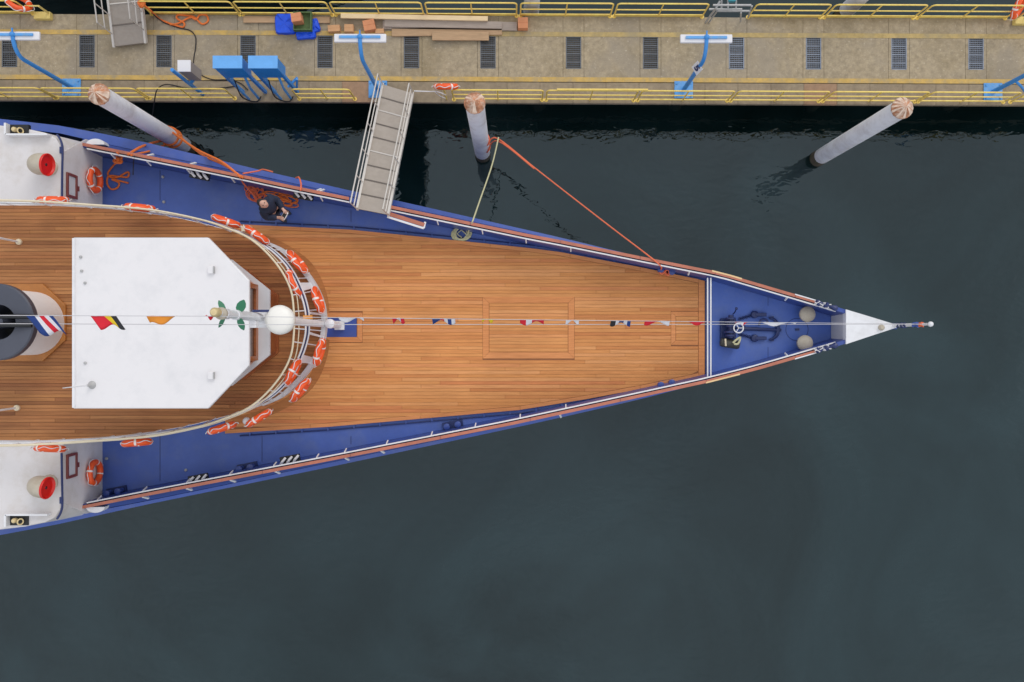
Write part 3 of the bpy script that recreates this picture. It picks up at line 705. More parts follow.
for py in (314.6, 338.2):
    mb = MB(); c = P(754, py, ZD); mb.lathe(c, [(.10, 0), (.10, .10), (.06, .12)], 14); a = P(755, py, ZD + .07); b = P(766, py, ZD + .07); mb.obox(a, b, .09, .12); build(mb, 'chain_stopper', M_dkblue, ship, bevel=.01)
    mb = MB()
    for k in range(9):
        p = P(740 + k * 1.6, py + (327 - py) * (.35 - .35 * k / 9), ZD + .05); mb.torus(p, .035, .011, 10, 6, Matrix.Rotation(R(90) if k % 2 else 0, 3, 'X'))
    build(mb, 'anchor_chain', M_navy, ship)
c = P(797, 329.5, ZD + .006); mb = MB(); mb.torus(c, .30, .007, 36, 6); build(mb, 'round_hatch_rim', M_dkblue, ship)
mb = MB(); mb.box(c.x - .05, c.x + .05, c.y - .03, c.y + .03, ZD, ZD + .05); build(mb, 'hatch_latch', M_navy, ship)
# stowed anchor
an = thing('anchor', P(765, 328, ZD), 'dark blue stowed anchor with curved arms lying on the blue foredeck', 'anchor')
mb = MB(); mb.tube([P(744, 328.6, ZD + .09), P(781, 330.2, ZD + .09)], [.05, .04], 8); mb.torus(P(743, 328.5, ZD + .09), .07, .018, 16, 6); build(mb, 'shank', M_navy, an)
mb = MB(); mb.tube(spline([P(769.5, 317.5, ZD + .07), P(775, 320, ZD + .08), P(777.5, 325, ZD + .09), P(778, 330, ZD + .09), P(777, 334.5, ZD + .09), P(774, 338, ZD + .08), P(769.5, 340, ZD + .07)], 4), [.02 + .035 * math.sin(math.pi * k / 24) for k in range(25)], 8); build(mb, 'arm', M_navy, an)
mb = MB()
for px, py, s in ((770.5, 318, -1), (770.5, 339.5, 1)):
    mb.prism([(P(px + a, py + b * s, ZD).x, P(px + a, py + b * s, ZD).y) for a, b in ((-2.5, .8), (2, 1.8), (3.2, -1.2), (-1, -1.5))], ZD + .04, ZD + .075)
build(mb, 'fluke', M_navy, an)
mb = MB(); mb.tube(spline([P(759, 325.5, ZD + .14), P(761, 320, ZD + .14), P(766, 319.5, ZD + .14), P(768, 323, ZD + .14)], 5), .03, 8); build(mb, 'stock', M_dkblue, an)

# ---- deck fittings
def bollard(px, py, ang, par=ship, col=M_dkblue):
    c = P(px, py, ZD); A = Matrix.Rotation(ang, 3, 'Z'); mb = MB()
    mb.prism([tuple((c + A @ Vector((a, b, 0))).xy) for a, b in ((-.27, -.1), (.27, -.1), (.27, .1), (-.27, .1))], ZD + .002, ZD + .06)
    bb = build(mb, 'bollard_base', M_navy, ship)
    for s in (-1, 1):
        mb = MB(); q = c + A @ Vector((s * .15, 0, 0)); mb.lathe(q, [(.065, .05), (.065, .26), (.085, .28), (.085, .31), (.05, .325)], 14); build(mb, 'bollard_post', M_hull, ship)
TB = lambda lst, x: math.atan2(-(yat(lst, x + 5) - yat(lst, x - 5)), 10)
for px, py, lst in ((117.5, 490.5, rail_s), (248, 466.5, rail_s), (453, 424.5, rail_s), (664.5, 383.2, rail_s), (664.5, 271.6, rail_p)):
    bollard(px, py, TB(lst, px))
for px, py, lst, s in ((199, 174.6, rail_p, 1), (303, 194.8, rail_p, 1), (197.5, 479.2, rail_s, -1), (289.5, 460.0, rail_s, -1)):
    z = ZRAIL - .28; c = P(px, py, z); a = TB(lst, px); A = Matrix.Rotation(a, 3, 'Z')
    mb = MB(); mb.prism([tuple((c + A @ Vector((u, v, 0))).xy) for u, v in ((-.26, -.11), (.26, -.11), (.26, .11), (-.26, .11))], z - .12, z - .03); build(mb, 'fairlead_base', M_black, ship, bevel=.01)
    for k in (-1, 0, 1):
        mb = MB(); q = c + A @ Vector((k * .17, 0, 0)); e = A @ Vector((.10, -s * .09, 0))
        mb.tube([q - e * .9 + Vector((0, 0, .0)), q + Vector((0, 0, .05)), q + e * .9 + Vector((0, 0, .02))], [.028, .036, .03], 8); build(mb, 'fairlead_horn', M_rope_w, ship)
for px, py in ((106.8, 458.5), (163, 177), (164, 202), (186, 470)):
    mb = MB(); mb.lathe(P(px, py, ZD), [(.04, 0), (.04, .03), (.02, .05)], 10); build(mb, 'deck_plug', M_steel, ship)

# ---- white house at the left: side decks, front bulkhead
ZH = 4.5; CU = 322.8
roof_t = [(-60, 118), (0, 125.2), (25, 128.2), (45, 132.5), (56, 138), (61, 146), (62.5, 156)]
XW = (102 - 512) * (H - ZD) / F
rt = [P(x, y, ZH) for x, y in roof_t]; rb = [P(x, 655.0 - y, ZH) for x, y in roof_t]
base_t = [Vector((p.x, max(p.y + .25, 0) if i < 3 else p.y + .12, ZRUB)) for i, p in enumerate(rt)]
poly = [(p.x, p.y) for p in rt] + [(XW, rt[-1].y - .3), (XW, rb[-1].y + .3)] + [(p.x, p.y) for p in reversed(rb)]
mb = MB(); mb.prism(poly, ZH - .1, ZH); build(mb, 'side_deck', M_housewhite, ship, bevel=.03)
# walls below the side deck follow its outline and spread down to the strake
mb = MB(); rings = []
for i, (x, y) in enumerate(poly):
    s = 1 if y > YC else -1
    spread = .22 if x < XW - .25 else (.2 if abs(x - XW) > .02 else 0)
    o = Vector((x, y, ZH - .06)); b = Vector((min(x + (0 if abs(x - XW) < .02 else .0), XW), y + s * spread, ZD - .05))
    rings.append([b, o])
mb.loft(rings, False); build(mb, 'house_wall', M_housewhite, ship, smooth=30)
# flat front bulkhead reaching the bulwark on both sides
for s, ye, yr in ((1, 148, 0), (-1, 506, 0)):
    yo = P(102, ye, ZD).y; yt = (rt[-1].y if s > 0 else rb[-1].y)
    mb = MB(); XF = XW + .012; v = [(XF, YC, ZD - .02), (XF, yo + s * .12, ZD - .02), (XF, yo + s * .03, ZD + .8), (XF, yt + s * .1, ZH - .03), (XF, YC, ZH - .03)]
    mb.add([Vector(q) for q in v] + [Vector(q) - Vector((.04, 0, 0)) for q in v], [(0, 1, 2, 3, 4), (9, 8, 7, 6, 5)] + [(i, 5 + i, 5 + (i + 1) % 5, (i + 1) % 5) for i in range(5)])
    build(mb, 'front_bulkhead', M_housewhite, ship)
    # dark blue drain pipe along the roof edge
    lst = [(57, 134.5), (60.5, 140), (62.5, 148), (62.3, 165), (62, 185), (61.8, 203)] if s > 0 else [(57, 519), (60.5, 513), (62.3, 505), (62.2, 490), (61.8, 470), (61.5, 453)]
    mb = MB(); mb.tube(spline(Ps(lst, ZH + .03), 4), .026, 6); build(mb, 'roof_gutter', M_dkblue, ship)
    mb = MB(); c = P(61.3, 147 if s > 0 else 503.5, ZH + .03); mb.obox(c, c + Vector((0, -s * .16, 0)), .06, .06); build(mb, 'gutter_outlet', M_dkblue, ship)
    # door window in brown frame on the bulkhead: centre by its pixel on the wall plane
    def onwall(px, py):
        z = H - XW * F / (px - 512); return Vector((XW, (341 - py) * (H - z) / F, z))
    c = onwall(70.5, 186 if s > 0 else 465.5)
    mb = MB()
    for dy, dz, hy, hz in ((0, .2, .3, .035), (0, -.2, .3, .035), (.27, 0, .035, .165), (-.27, 0, .035, .165)):
        mb.box(XW + .014, XW + .06, c.y + dy - hy, c.y + dy + hy, c.z + dz - hz, c.z + dz + hz)
    wf = build(mb, 'door_window', mat('red_brown_frame', (122, 58, 52), .4, var=.1), ship, bevel=.01)
    mb = MB(); mb.box(XW + .014, XW + .03, c.y - .24, c.y + .24, c.z - .17, c.z + .17); build(mb, 'pane', M_grey_white, wf)
    mb = MB(); mb.box(XW + .01, XW + .07, c.y - .08, c.y + .04, c.z - .29, c.z - .236); build(mb, 'handle', mat('red_brown_frame', (122, 58, 52)), wf)
    # cowl ventilator
    cb = P(50, 167.6 if s > 0 else 482.5, ZH)
    th = MB(); th.lathe((cb.x, cb.y, ZH), [(.2, 0), (.2, .03), (.17, .05)], 20); build(th, 'cowl_flange', M_buff, ship)
    th = MB(); spine = [cb + Vector((-.0, 0, .0)), cb + Vector((-.02, 0, .35)), cb + Vector((-.0, 0, .58)), cb + Vector((.06, 0, .75)), cb + Vector((.2, 0, .85))]
    # body: bent tube flaring towards the mouth, mouth facing forward and outward
    dirm = Vector((.86, 0, .5)).normalized()
    body = spline([cb + Vector((0, 0, .02)), cb + Vector((-.02, 0, .16)), cb + Vector((-.09, 0, .34)), cb + Vector((.05, -.02, .47)), cb + Vector((.22, -.04, .50))], 5)
    rad = [v * .82 for v in (.17, .17, .17, .17, .17, .17, .18, .20, .22, .24, .265, .285, .30, .31, .315, .315, .315, .315, .315, .315, .31)]
    th.tube(body, rad[:len(body)], 24, caps=False); build(th, 'cowl_body', M_buff, ship, smooth=60)
    e = body[-1]; dv = (body[-1] - body[-3]).normalized(); Mx = dv.to_track_quat('Z', 'Y').to_matrix()
    th = MB(); th.lathe(e, [(.262, -.02), (.27, .02), (.255, .035), (.235, .02), (.22, -.03), (.15, -.06), (.06, -.075), (.01, -.08)], 28, Mx); build(th, 'cowl_mouth', M_red, ship, smooth=60)
    th = MB(); th.ball(e - dv * .05, .05, 10); build(th, 'cowl_stop', M_black, ship)
    # sidelight box at the roof edge
    y0, y1 = (122.5, 134) if s > 0 else (515.2, 527)
    a = P(4.5, y0, ZH + .2); b = P(24, y1, ZH + .2)
    mb = MB(); X0, X1, Y0, Y1 = a.x, b.x, min(a.y, b.y), max(a.y, b.y)
    mb.box(X0, X1, Y0, Y1, ZH - .08, ZH + .02); sl = build(mb, 'sidelight_board', M_black, ship)
    mb = MB(); yin = Y0 if s > 0 else Y1
    mb.box(X0, X1 + .55, yin - .02, yin + .02, ZH - .08, ZH + .18); mb.box(X0 - .03, X0 + .02, Y0, Y1, ZH - .08, ZH + .18); build(mb, 'sidelight_screen', M_white, ship)
    cc = P(13.3, 129 if s > 0 else 521, ZH + .15); mb = MB(); mb.lathe((cc.x, cc.y, ZH + .02), [(.04, 0), (.06, .03), (.06, .12), (.04, .15), (.01, .16)], 16); build(mb, 'sidelight', M_brass, ship)
    mb = MB(); mb.torus((cc.x + .14, cc.y - .03, ZH + .1), .07, .018, 14, 6, Matrix.Rotation(R(60), 3, 'Y')); build(mb, 'sidelight_bracket', M_brass, ship)

# ---- bridge deck
ZU = 4.6
edge = [(-60, 204), (0, 204.4), (50, 205.3), (102.6, 208.0), (140, 211.8), (180, 218), (215, 226.2), (245, 234.5), (268, 243), (285, 251.6), (303, 268.6), (315, 285.4), (322.8, 304), (325.3, CU)]
E = spline(Ps(edge, ZU), 4); Eb = [Vector((p.x, 2 * E[-1].y - p.y, p.z)) for p in E]; YU = E[-1].y
outline = [(p.x, p.y) for p in E] + [(p.x, p.y) for p in reversed(Eb[:-1])]
mb = MB(); mb.prism(outline, ZU - .16, ZU - .034); bridge_deck = build(mb, 'bridge_deck', M_white, ship, smooth=30)
inn_o = [(x, YU + (y - YU) * .985) for x, y in outline]
mb = MB(); mb.prism([(x - .02, y) for x, y in inn_o], ZU - .033, ZU - .014); build(mb, 'bridge_caulking', M_caulk2, ship, smooth=0)
# house front below the bridge deck, set back
hp = [(x - .6, YU + (y - YU) * .86) for x, y in outline if x > XW + .3]
mb = MB(); mb.prism([(XW, hp[0][1])] + hp + [(XW, hp[-1][1])], ZD + .003, ZU - .161); build(mb, 'deckhouse', M_housewhite, ship, smooth=30)
kU = (H - ZU) / F
def halfx(yw):
    """x of the bridge deck outline at half-breadth yw (front curve)"""
    h = abs(yw); best = None
    for a, b in zip(E[:-1], E[1:]):
        ha, hb = a.y - YU, b.y - YU
        if min(ha, hb) <= h <= max(ha, hb): best = a.x + (b.x - a.x) * ((h - ha) / (hb - ha) if hb != ha else 0)
    return best
pit = .0868; hw = E[0].y - YU; nrow = int(2 * hw / pit); y0 = YU - nrow * pit / 2
UB = [[90, 205], [55, 160, 262], [30, 130, 235], [105, 230], [75, 180, 280], [15, 120, 250]]
for r_ in range(nrow):
    ya = y0 + r_ * pit; yb = ya + pit; xa = halfx(ya - YU); xb = halfx(yb - YU)
    if xa is None and xb is None: continue
    if xa is None: xa = xb - .02
    if xb is None: xb = xa - .02
    xa -= .06; xb -= .06
    cuts = [P(c, 0, ZU).x for c in UB[(r_ * 5) % 6]]; cuts = [c for c in cuts if c < min(xa, xb) - .35]
    pts = [E[0].x + .02] + cuts
    if len(pts) > 2 and abs(r_ - nrow / 2) > 3: pts = [pts[0]] + random.sample(pts[1:], 1)
    for i, a in enumerate(pts):
        if i + 1 < len(pts): e0 = e1 = pts[i + 1]
        else: e0, e1 = xa, xb
        mb = MB(); mb.prism([(a + .003, ya + .003), (e0 - .003, ya + .004), (e1 - .003, yb - .004), (a + .003, yb - .004)], ZU - .03, ZU + random.uniform(-.001, .001))
        build(mb, 'plank', M_upper, bridge_deck, smooth=0)
# white ledge round the curved front
fr = [p for p in E if p.x > P(262, 0, ZU).x]; frb = [p for p in Eb if p.x > P(262, 0, ZU).x]
ring = fr + list(reversed(frb[:-1])); rings = []
for i, p in enumerate(ring):
    t = ring[min(i + 1, len(ring) - 1)] - ring[max(i - 1, 0)]; t.normalize(); nn = Vector((t.y, -t.x, 0)); nn = nn if nn.x > 0 else -nn
    w = .08 * min(1, .12 + min(i, len(ring) - 1 - i) / 7)
    rings.append([p + nn * .03 + Vector((0, 0, -.16)), p + nn * .03 + Vector((0, 0, .05)), p - nn * w + Vector((0, 0, .05)), p - nn * w + Vector((0, 0, .001))])
mb = MB(); mb.loft(rings, True, True); build(mb, 'curved_ledge', M_grey_white, ship, smooth=40)
# rails
cream = [(-60, 199.5), (0, 200.2), (44, 201.6), (102.6, 205.6), (125, 207.2), (160, 211.2), (200.5, 219.6), (225, 227.5), (248, 237.6), (265.7, 251.7), (281.5, 271), (291, 291), (293.8, 311.5), (294, CU)]
def full(lst, z, c=CU):
    a = spline(Ps(lst, z), 5); yc = a[-1].y; return a + [Vector((p.x, 2 * yc - p.y, p.z)) for p in reversed(a[:-1])]
top = full(cream, 5.66); mb = MB(); mb.tube(top, .024, 8); build(mb, 'top_rail', M_cream, ship)
cr2 = [(x + 2.0 + max(0, (x - 200)) * .03, y + .9) for x, y in cream]
mid = full(cr2, 5.48); mb = MB(); mb.tube(mid, .013, 6); build(mb, 'thin_rail', M_cream, ship)
dbl = [(-60, 201.5), (0, 202.2), (44, 203.4), (102.6, 206.8), (160, 212.6), (200, 219.8), (225, 226.6), (248, 236.2), (260, 243.2), (274.5, 253.4), (288.5, 269), (299.5, 291), (305, 309.5), (305.8, CU)]
for off, z, m, r, nm in ((0, 5.3, M_white, .022, 'guard_rail'), (1.9, 5.24, M_dkblue, .016, 'blue_rail'), (3.4, 5.2, M_white, .022, 'guard_rail')):
    pts = full([(x + off * min(1, max(0, (x - 190) / 90)), y + (.2 * off if x < 200 else 0)) for x, y in dbl], z); mb = MB(); mb.tube(pts, r, 6); build(mb, nm, m, ship)
low = full([(x + 4.6 * min(1, max(0, (x - 190) / 90)), y + .8) for x, y in dbl], 5.0)
# stanchions and knees
def near_i(pts, q): return min(range(len(pts)), key=lambda i: (pts[i] - q).length)
n = len(top); outl = E + list(reversed(Eb[:-1]))
for k in range(0, n, 4):
    t = top[k]; j = min(range(len(outl)), key=lambda i: (outl[i].xy - t.xy).length); b = outl[j]
    mb = MB(); inn = (Vector((-6.5, YU, ZU)) - b); inn.z = 0; inn.normalize(); foot = b + inn * .04
    mb.tube([Vector((foot.x, foot.y, ZU - .002)), foot.lerp(t, .6) + Vector((0, 0, 0)), t], .014, 6); build(mb, 'stanchion', M_white, ship)
dtop = full([(x + 3.4 * min(1, max(0, (x - 190) / 90)), y) for x, y in dbl], 5.2)
for px, py, w in ((286, 263, .05), (304, 285, .22), (312, 312, .06), (312, 333.5, .06), (304, 360.6, .22), (286, 382.6, .05), (272, 248.5, .05), (272, 397, .05)):
    q = P(px - 4, py, 5.2); i = min(range(len(dtop)), key=lambda i: (dtop[i].xy - q.xy).length); a = dtop[i]
    j = min(range(len(ring)), key=lambda i: (ring[i].xy - a.xy).length); b = ring[j]; t = (ring[min(j + 1, len(ring) - 1)] - ring[max(j - 1, 0)]).normalized()
    mb = MB(); b2 = b + Vector((-.06, 0, .05))
    vs = [a - t * w * .5, a + t * w * .5, b2 + t * w * .35, b2 - t * w * .35]; nn = Vector((.02, 0, .015))
    mb.add(vs + [v - nn for v in vs], [(0, 1, 2, 3), (7, 6, 5, 4), (0, 4, 5, 1), (1, 5, 6, 2), (2, 6, 7, 3), (3, 7, 4, 0)]); build(mb, 'rail_knee', M_white, ship)
mb = MB(); c = P(246.5, 421, 5.3); mb.ball(c, .09, 12); build(mb, 'rail_lamp', M_grey_white, ship)
mb = MB(); c = P(246.5, 229, 5.35); mb.box(c.x - .1, c.x + .1, c.y - .06, c.y + .06, c.z - .1, c.z + .06); build(mb, 'rail_box', M_cream, ship)

# ---- wheelhouse
ZR = 7.0
def poly_at(lst, z): return [tuple(P(a, b, z).xy) for a, b in lst]
roofpx = [(73, 237.4), (208, 237.4), (249, 280), (249, 365.4), (208, 408.6), (73, 408.6)]
roof = poly_at(roofpx, ZR); yc = (roof[0][1] + roof[-1][1]) / 2
def inset(pl, d_f, d_s, d_a):
    xr = max(x for x, y in pl); ym = yc; out = []
    for x, y in pl:
        s = 1 if y > ym else -1
        out.append((x - d_f if x > pl[0][0] + .1 else x + d_a, y - s * d_s))
    return out
ledge = poly_at([(100, 259.5), (231.5, 259.5), (269.5, 290), (269.5, 355), (231.5, 385.8), (100, 385.8)], 5.7)
def shrink(pl, d):
    n = len(pl); out = []
    for i in range(n):
        p, q, w = Vector(pl[i - 1]), Vector(pl[i]), Vector(pl[(i + 1) % n]); e1 = (q - p).normalized(); e2 = (w - q).normalized()
        n1 = Vector((e1.y, -e1.x)); n2 = Vector((e2.y, -e2.x)); bis = (n1 + n2).normalized(); out.append(tuple(q + bis * d / max(.3, bis.dot(n1))))
    return out
wall_l = shrink(ledge, .15); wall_u = poly_at([(106, 268), (236, 268), (258.3, 287.5), (258.3, 358), (236, 377.6), (106, 377.6)], 5.7)
mb = MB(); mb.prism(roof, ZR - .10, ZR); wh = build(mb, 'wheelhouse_roof', M_roof, ship, bevel=.02)
mb = MB(); mb.prism(wall_l, ZU + .002, 5.62); build(mb, 'wheelhouse_lower_wall', M_varnish, ship)
mb = MB(); mb.prism(ledge, 5.62, 5.70); build(mb, 'wheelhouse_ledge', M_grey_white, ship)
mb = MB(); mb.prism(wall_u, 5.70, 5.86); build(mb, 'window_sill_band', M_varnish, ship)
mb = MB(); mb.prism(shrink(wall_u, .04), 5.86, ZR - .1); build(mb, 'window_band', mat('glass_brown_reflection', (92, 58, 40), .12, var=.2, scale=3, spec=.6), ship, smooth=0)  # brown reflection of the wooden interior is painted into the glass colour
mb = MB(); mb.prism(wall_u, ZR - .32, ZR - .101); build(mb, 'window_head_band', M_varnish, ship)
for a, b in zip(wall_u, wall_u[1:] + wall_u[:1]):
    a3, b3 = Vector(a + (0,)), Vector(b + (0,)); L_ = (b3 - a3).length; k = max(1, round(L_ / .85))
    for i in range(k):
        p = a3.lerp(b3, i / k); mb = MB(); mb.box(p.x - .05, p.x + .05, p.y - .05, p.y + .05, 5.861, ZR - .321); build(mb, 'window_post', M_white if 0 < i else M_varnish, ship)
mb = MB(); mb.prism(shrink(wall_l, -.05), ZU + .003, ZU + .06); build(mb, 'wheelhouse_plinth', M_varnish, ship)
for px, py in ((212, 270), (212, 375.5)):
    mb = MB(); c = P(px, py, ZR); mb.box(c.x - .07, c.x + .05, c.y - .08, c.y + .08, ZR, ZR + .07); build(mb, 'roof_vent', M_roof, ship, bevel=.01)
    mb = MB(); mb.box(c.x + .052, c.x + .066, c.y - .075, c.y + .075, ZR, ZR + .085); build(mb, 'vent_plate', M_steel, ship)
mb = MB(); c = P(92, 385, ZR); mb.lathe(c, [(.09, 0), (.06, .05), (.03, .1), (.02, .2)], 12); build(mb, 'aerial_base', M_steel, ship)
mb = MB(); mb.tube([c, c + Vector((0, 0, 1.1))], [.014, .008], 6); build(mb, 'whip_aerial', M_white, ship)
for px, py in ((81, 257), (82, 271), (85.3, 283), (85.5, 363)):
    mb = MB(); mb.lathe(P(px, py, ZR), [(.03, 0), (.03, .03), (.01, .04)], 8); build(mb, 'roof_bolt', M_steel, ship)
mb = MB(); mb.box(roof[0][0] - .001 + .0, roof[0][0] + .05, roof[-1][1] + .02, roof[0][1] - .02, ZR + .0, ZR + .035); build(mb, 'roof_lip', M_white, ship)

# vertical poles on the bridge deck
for px, py in ((19.5, 242), (17.5, 407.8)):
    c = P(px, py, ZU); mb = MB(); mb.tube([c, c + Vector((0, 0, 2.4))], .024, 8); build(mb, 'awning_pole', M_white, ship)
    mb = MB(); mb.lathe(c, [(.072, 0), (.072, .05), (.05, .08), (.03, .09)], 14); build(mb, 'pole_foot', M_cream, ship)

# ---- funnel
fx, fy = P(-4, 322, 6.05).x, P(-4, 322, 6.05).y
mb = MB(); rr = .87
mb.lathe((fx, fy, 0), [(.79, 5.86), (rr, 5.9), (rr, 6.05), (.84, 6.08), (.40, 5.98), (.39, 5.5), (.385, 5.0)], 48, caps=False); build(mb, 'funnel', M_char, ship, smooth=30)
mb = MB(); mb.lathe((fx, fy, 0), [(.39, 5.2), (.01, 5.21)], 32, caps=False); build(mb, 'funnel_throat', M_black, ship)
mb = MB(); mb.tube([(fx - .05, fy, 5.2), (fx - .05, fy, 5.95)], .14, 16); build(mb, 'exhaust_pipe', M_char, ship)
mb = MB(); mb.lathe((fx, fy, 0), [(.765, ZU + .003), (.765, 5.86), (.80, 5.865), (.42, 5.88)], 48, caps=False); build(mb, 'funnel_casing', M_greycream, ship)
b0 = P(25, 322.5, ZU); mb = MB(); k = .93
oc = [(b0.x - 2, b0.y - .94), (b0.x + .46, b0.y - .94), (b0.x + 1.02, b0.y - .42), (b0.x + 1.02, b0.y + .42), (b0.x + .46, b0.y + .94), (b0.x - 2, b0.y + .94)]
mb.prism(oc, ZU + .002, ZU + .07); build(mb, 'funnel_plinth', M_teakbox, ship, bevel=.01)
mb = MB(); mb.tube([(fx + .1, fy - .07, 6.1), (fx + .84, fy - .07, 6.1)], .05, 8); mb.tube([(fx + .1, fy + .12, 6.1), (fx + .84, fy + .12, 6.1)], .05, 8); build(mb, 'funnel_pipe', M_black, ship)

# ---- mast
mxx = -4.62; my = P(330, 324.4, 4).y
mb = MB(); mb.tube([(mxx, my, ZW), (mxx, my, 5), (mxx, my, 8), (mxx, my + .02, 10.2), (mxx, my + .02, 11.55)], [.085, .08, .085, .08, .055], 16); build(mb, 'mast', M_white, ship)
mb = MB(); mb.box(mxx - .12, mxx + .14, my - .12, my + .12, ZW + .006, ZW + .1); build(mb, 'mast_step', M_white, ship, bevel=.01)
mb = MB(); c = P(329.5, 323.6, 4.75); mb.lathe((c.x, c.y, 4.6), [(.05, 0), (.115, .03), (.115, .14), (.06, .18), (.01, .19)], 18); mb.obox((mxx, my, 4.66), (c.x, c.y, 4.66), .05, .05); build(mb, 'mast_lamp', M_lampwhite, ship)
zd = 9.67; c = P(277.6, 319.6, zd)
mb = MB(); mb.lathe((c.x, c.y, zd - .30), [(.2, 0), (.26, .05), (.27, .16), (.25, .24), (.18, .29), (.07, .31), (.01, .315)], 32); build(mb, 'radar_dome', mat('dome_white', (242, 236, 228), .4, var=.02), ship, smooth=50)
mb = MB(); mb.box(min(c.x, mxx) - .12, max(c.x, mxx) + .12, c.y - .14, c.y + .14, zd - .36, zd - .30); build(mb, 'dome_platform', M_white, ship)
def mz(px): return H - mxx * F / (px - 512)
mb = MB(); z0 = mz(214.5); mb.lathe((mxx, my + .03, z0 - .14), [(.05, 0), (.075, .02), (.075, .14), (.05, .18), (.01, .19)], 16); build(mb, 'masthead_light', M_brass, ship)
mb = MB(); mb.lathe((mxx, my + .02, z0 - .36), [(.06, 0), (.10, .04), (.10, .1), (.05, .16)], 14); build(mb, 'light_collar', M_buff, ship)
for zz, ln, wd, back in ((mz(226), .2, .09, -.12), (mz(237), .23, .15, .10)):
    for s in (-1, 1):
        mb = MB(); ax = Vector((back, s * .22, 0)).normalized(); pr = Vector((-ax.y, ax.x, .5)).normalized(); o = Vector((mxx, my + .02, zz)) + ax * .05
        prof = [(0, .35), (.25, .9), (.55, 1), (.8, .7), (1, .12)]; l = [o + ax * ln * t + pr * wd * w * .5 for t, w in prof]; r2 = [o + ax * ln * t - pr * wd * w * .5 for t, w in prof]
        rings = [[a, b, b - Vector((0, 0, .012)), a - Vector((0, 0, .012))] for a, b in zip(l, r2)]; mb.loft(rings, True, True); build(mb, 'reflector_blade', M_green, ship)
    mb = MB(); mb.tube([(mxx, my + .02, zz - .05), (mxx, my + .02, zz + .1)], .088, 14); build(mb, 'reflector_hub', M_green if ln > .25 else M_white, ship)
mb = MB(); zz = mz(254); mb.obox((mxx - .03, my + .12, zz), (mxx + .25, my + .13, zz - .2), .04, .10); build(mb, 'furled_pennant', M_dkblue, ship)
mb = MB(); mb.box(mxx - .06, mxx + .06, my - .18, my - .06, zz - .06, zz + .06); build(mb, 'mast_box', M_lampwhite, ship)
mb = MB(); zz = 5.35; mb.box(mxx - .25, mxx - .05, my + .1, my + .18, zz, zz + .1); build(mb, 'orange_tie', mat('orange_tie', (240, 150, 40), .6), ship)

# ------------------------------------------------------------------ signal lines and flags
MT = Vector((mxx, my, 11.45))
def line_seg(a, b, sag=0, n=24): return [a.lerp(b, i / n) - Vector((0, 0, sag * 4 * (i / n) * (1 - i / n))) for i in range(n + 1)]
A0 = P(-90, 315.0, 13.0); A1 = P(214, 316.2, 11.5); A2 = JT + Vector((-.02, .0, -.05))
mb = MB(); mb.tube([A0, A1, A2], .0055, 6); build(mb, 'signal_line', M_wire, label='thin line carrying signal flags from the mast to the bow staff', cat='rope')
B0 = P(-90, 323.2, 12.7); B1 = P(214, 324.6, 11.2); B2 = JT + Vector((-.02, 0, -.12))
mb = MB(); mb.tube([B0, B1, B2], .006, 6); build(mb, 'forestay', M_wire, label='bare stay wire running from the mast to the bow staff', cat='wire')
def at_px(a, b, px):
    d_ = b - a; t = ((px - 512) * (H - a.z) - F * a.x) / (F * d_.x + (px - 512) * d_.z); return a + d_ * t
FM = {}
def fcol(rgb):
    if rgb not in FM: FM[rgb] = mat('flag_%d_%d_%d' % rgb, rgb, .8, var=.05, scale=12)
    return FM[rgb]
BL, WH, RD, YE, OR, BK = (34, 62, 128), (232, 228, 232), (222, 34, 52), (236, 200, 36), (244, 150, 50), (40, 40, 44)
def flag(px0, px1, cols, label, drop=.28, side=-.14, taper=1.0, lean=.0, rows=None):
    a, b = (A0, A1) if px1 < 214 else (A1, A2)
    p = at_px(a, b, px0); q = at_px(a, b, px1); mb = MB(); nx = 12; ny = 5; rings = []
    ph = random.uniform(0, 6)
    if px0 > 330: drop *= .6; side *= .8
    for i in range(nx + 1):
        t = i / nx; o = p.lerp(q, t); w = 1 + (taper - 1) * t
        ring = []
        for j in range(ny + 1):
            v = j / ny; wave = .035 * math.sin(t * 7 + ph + v * 1.2) * (v + .2)
            ring.append(o + Vector((lean * v, side * v * w + wave, -.012 - drop * v * w + .02 * math.sin(t * 5 + ph) * v)))
        rings.append(ring)
    n = ny + 1; vs = [v for r in rings for v in r]; fs = []; mi = []
    for i in range(nx):
        for j in range(ny):
            fs.append((i * n + j, i * n + j + 1, (i + 1) * n + j + 1, (i + 1) * n + j))
            mi.append(int(j / ny * len(cols)) if rows else int(i / nx * len(cols)))
    vs2 = [v + Vector((0, .0015, .0015)) for v in vs]; N = len(vs)
    mb.v = vs; mb.f = fs; mb.mi = mi
    o = build(mb, 'signal_flag', [fcol(c) for c in cols], label=label, cat='flag', group='signal flags strung above the ship', smooth=80)
    so = o.modifiers.new('thickness', 'SOLIDIFY'); so.thickness = .002
flag(25, 52, [BL, BL, WH, RD, WH, BL], 'blue white and red striped flag hanging above the funnel', .20, -.26, lean=.10)
flag(90, 116, [RD, RD, YE, BK], 'red yellow and black flag above the left part of the white roof', .10, -.17, lean=.10)
flag(146, 176, [OR], 'orange pennant above the middle of the white roof', .12, -.14, .25)
flag(204, 213, [RD], 'small red flag right behind the masthead light', .1, -.02)
flag(338, 363, [WH], 'white furled flag just forward of the mast foot', .14, -.05)
flag(392, 404, [RD, WH, RD], 'red flag with white middle, nearest to the mast over the foredeck', .24, -.07)
flag(432, 455, [BL, BL, RD, WH, BL, WH], 'blue and white flag with a little red over the foredeck', .24, -.08)
flag(482, 493, [YE], 'thin yellow flag at the left edge of the deck hatch', .2, -.03)
flag(520, 544, [RD, WH, RD, RD], 'red flag with white over the middle of the deck hatch', .22, -.08)
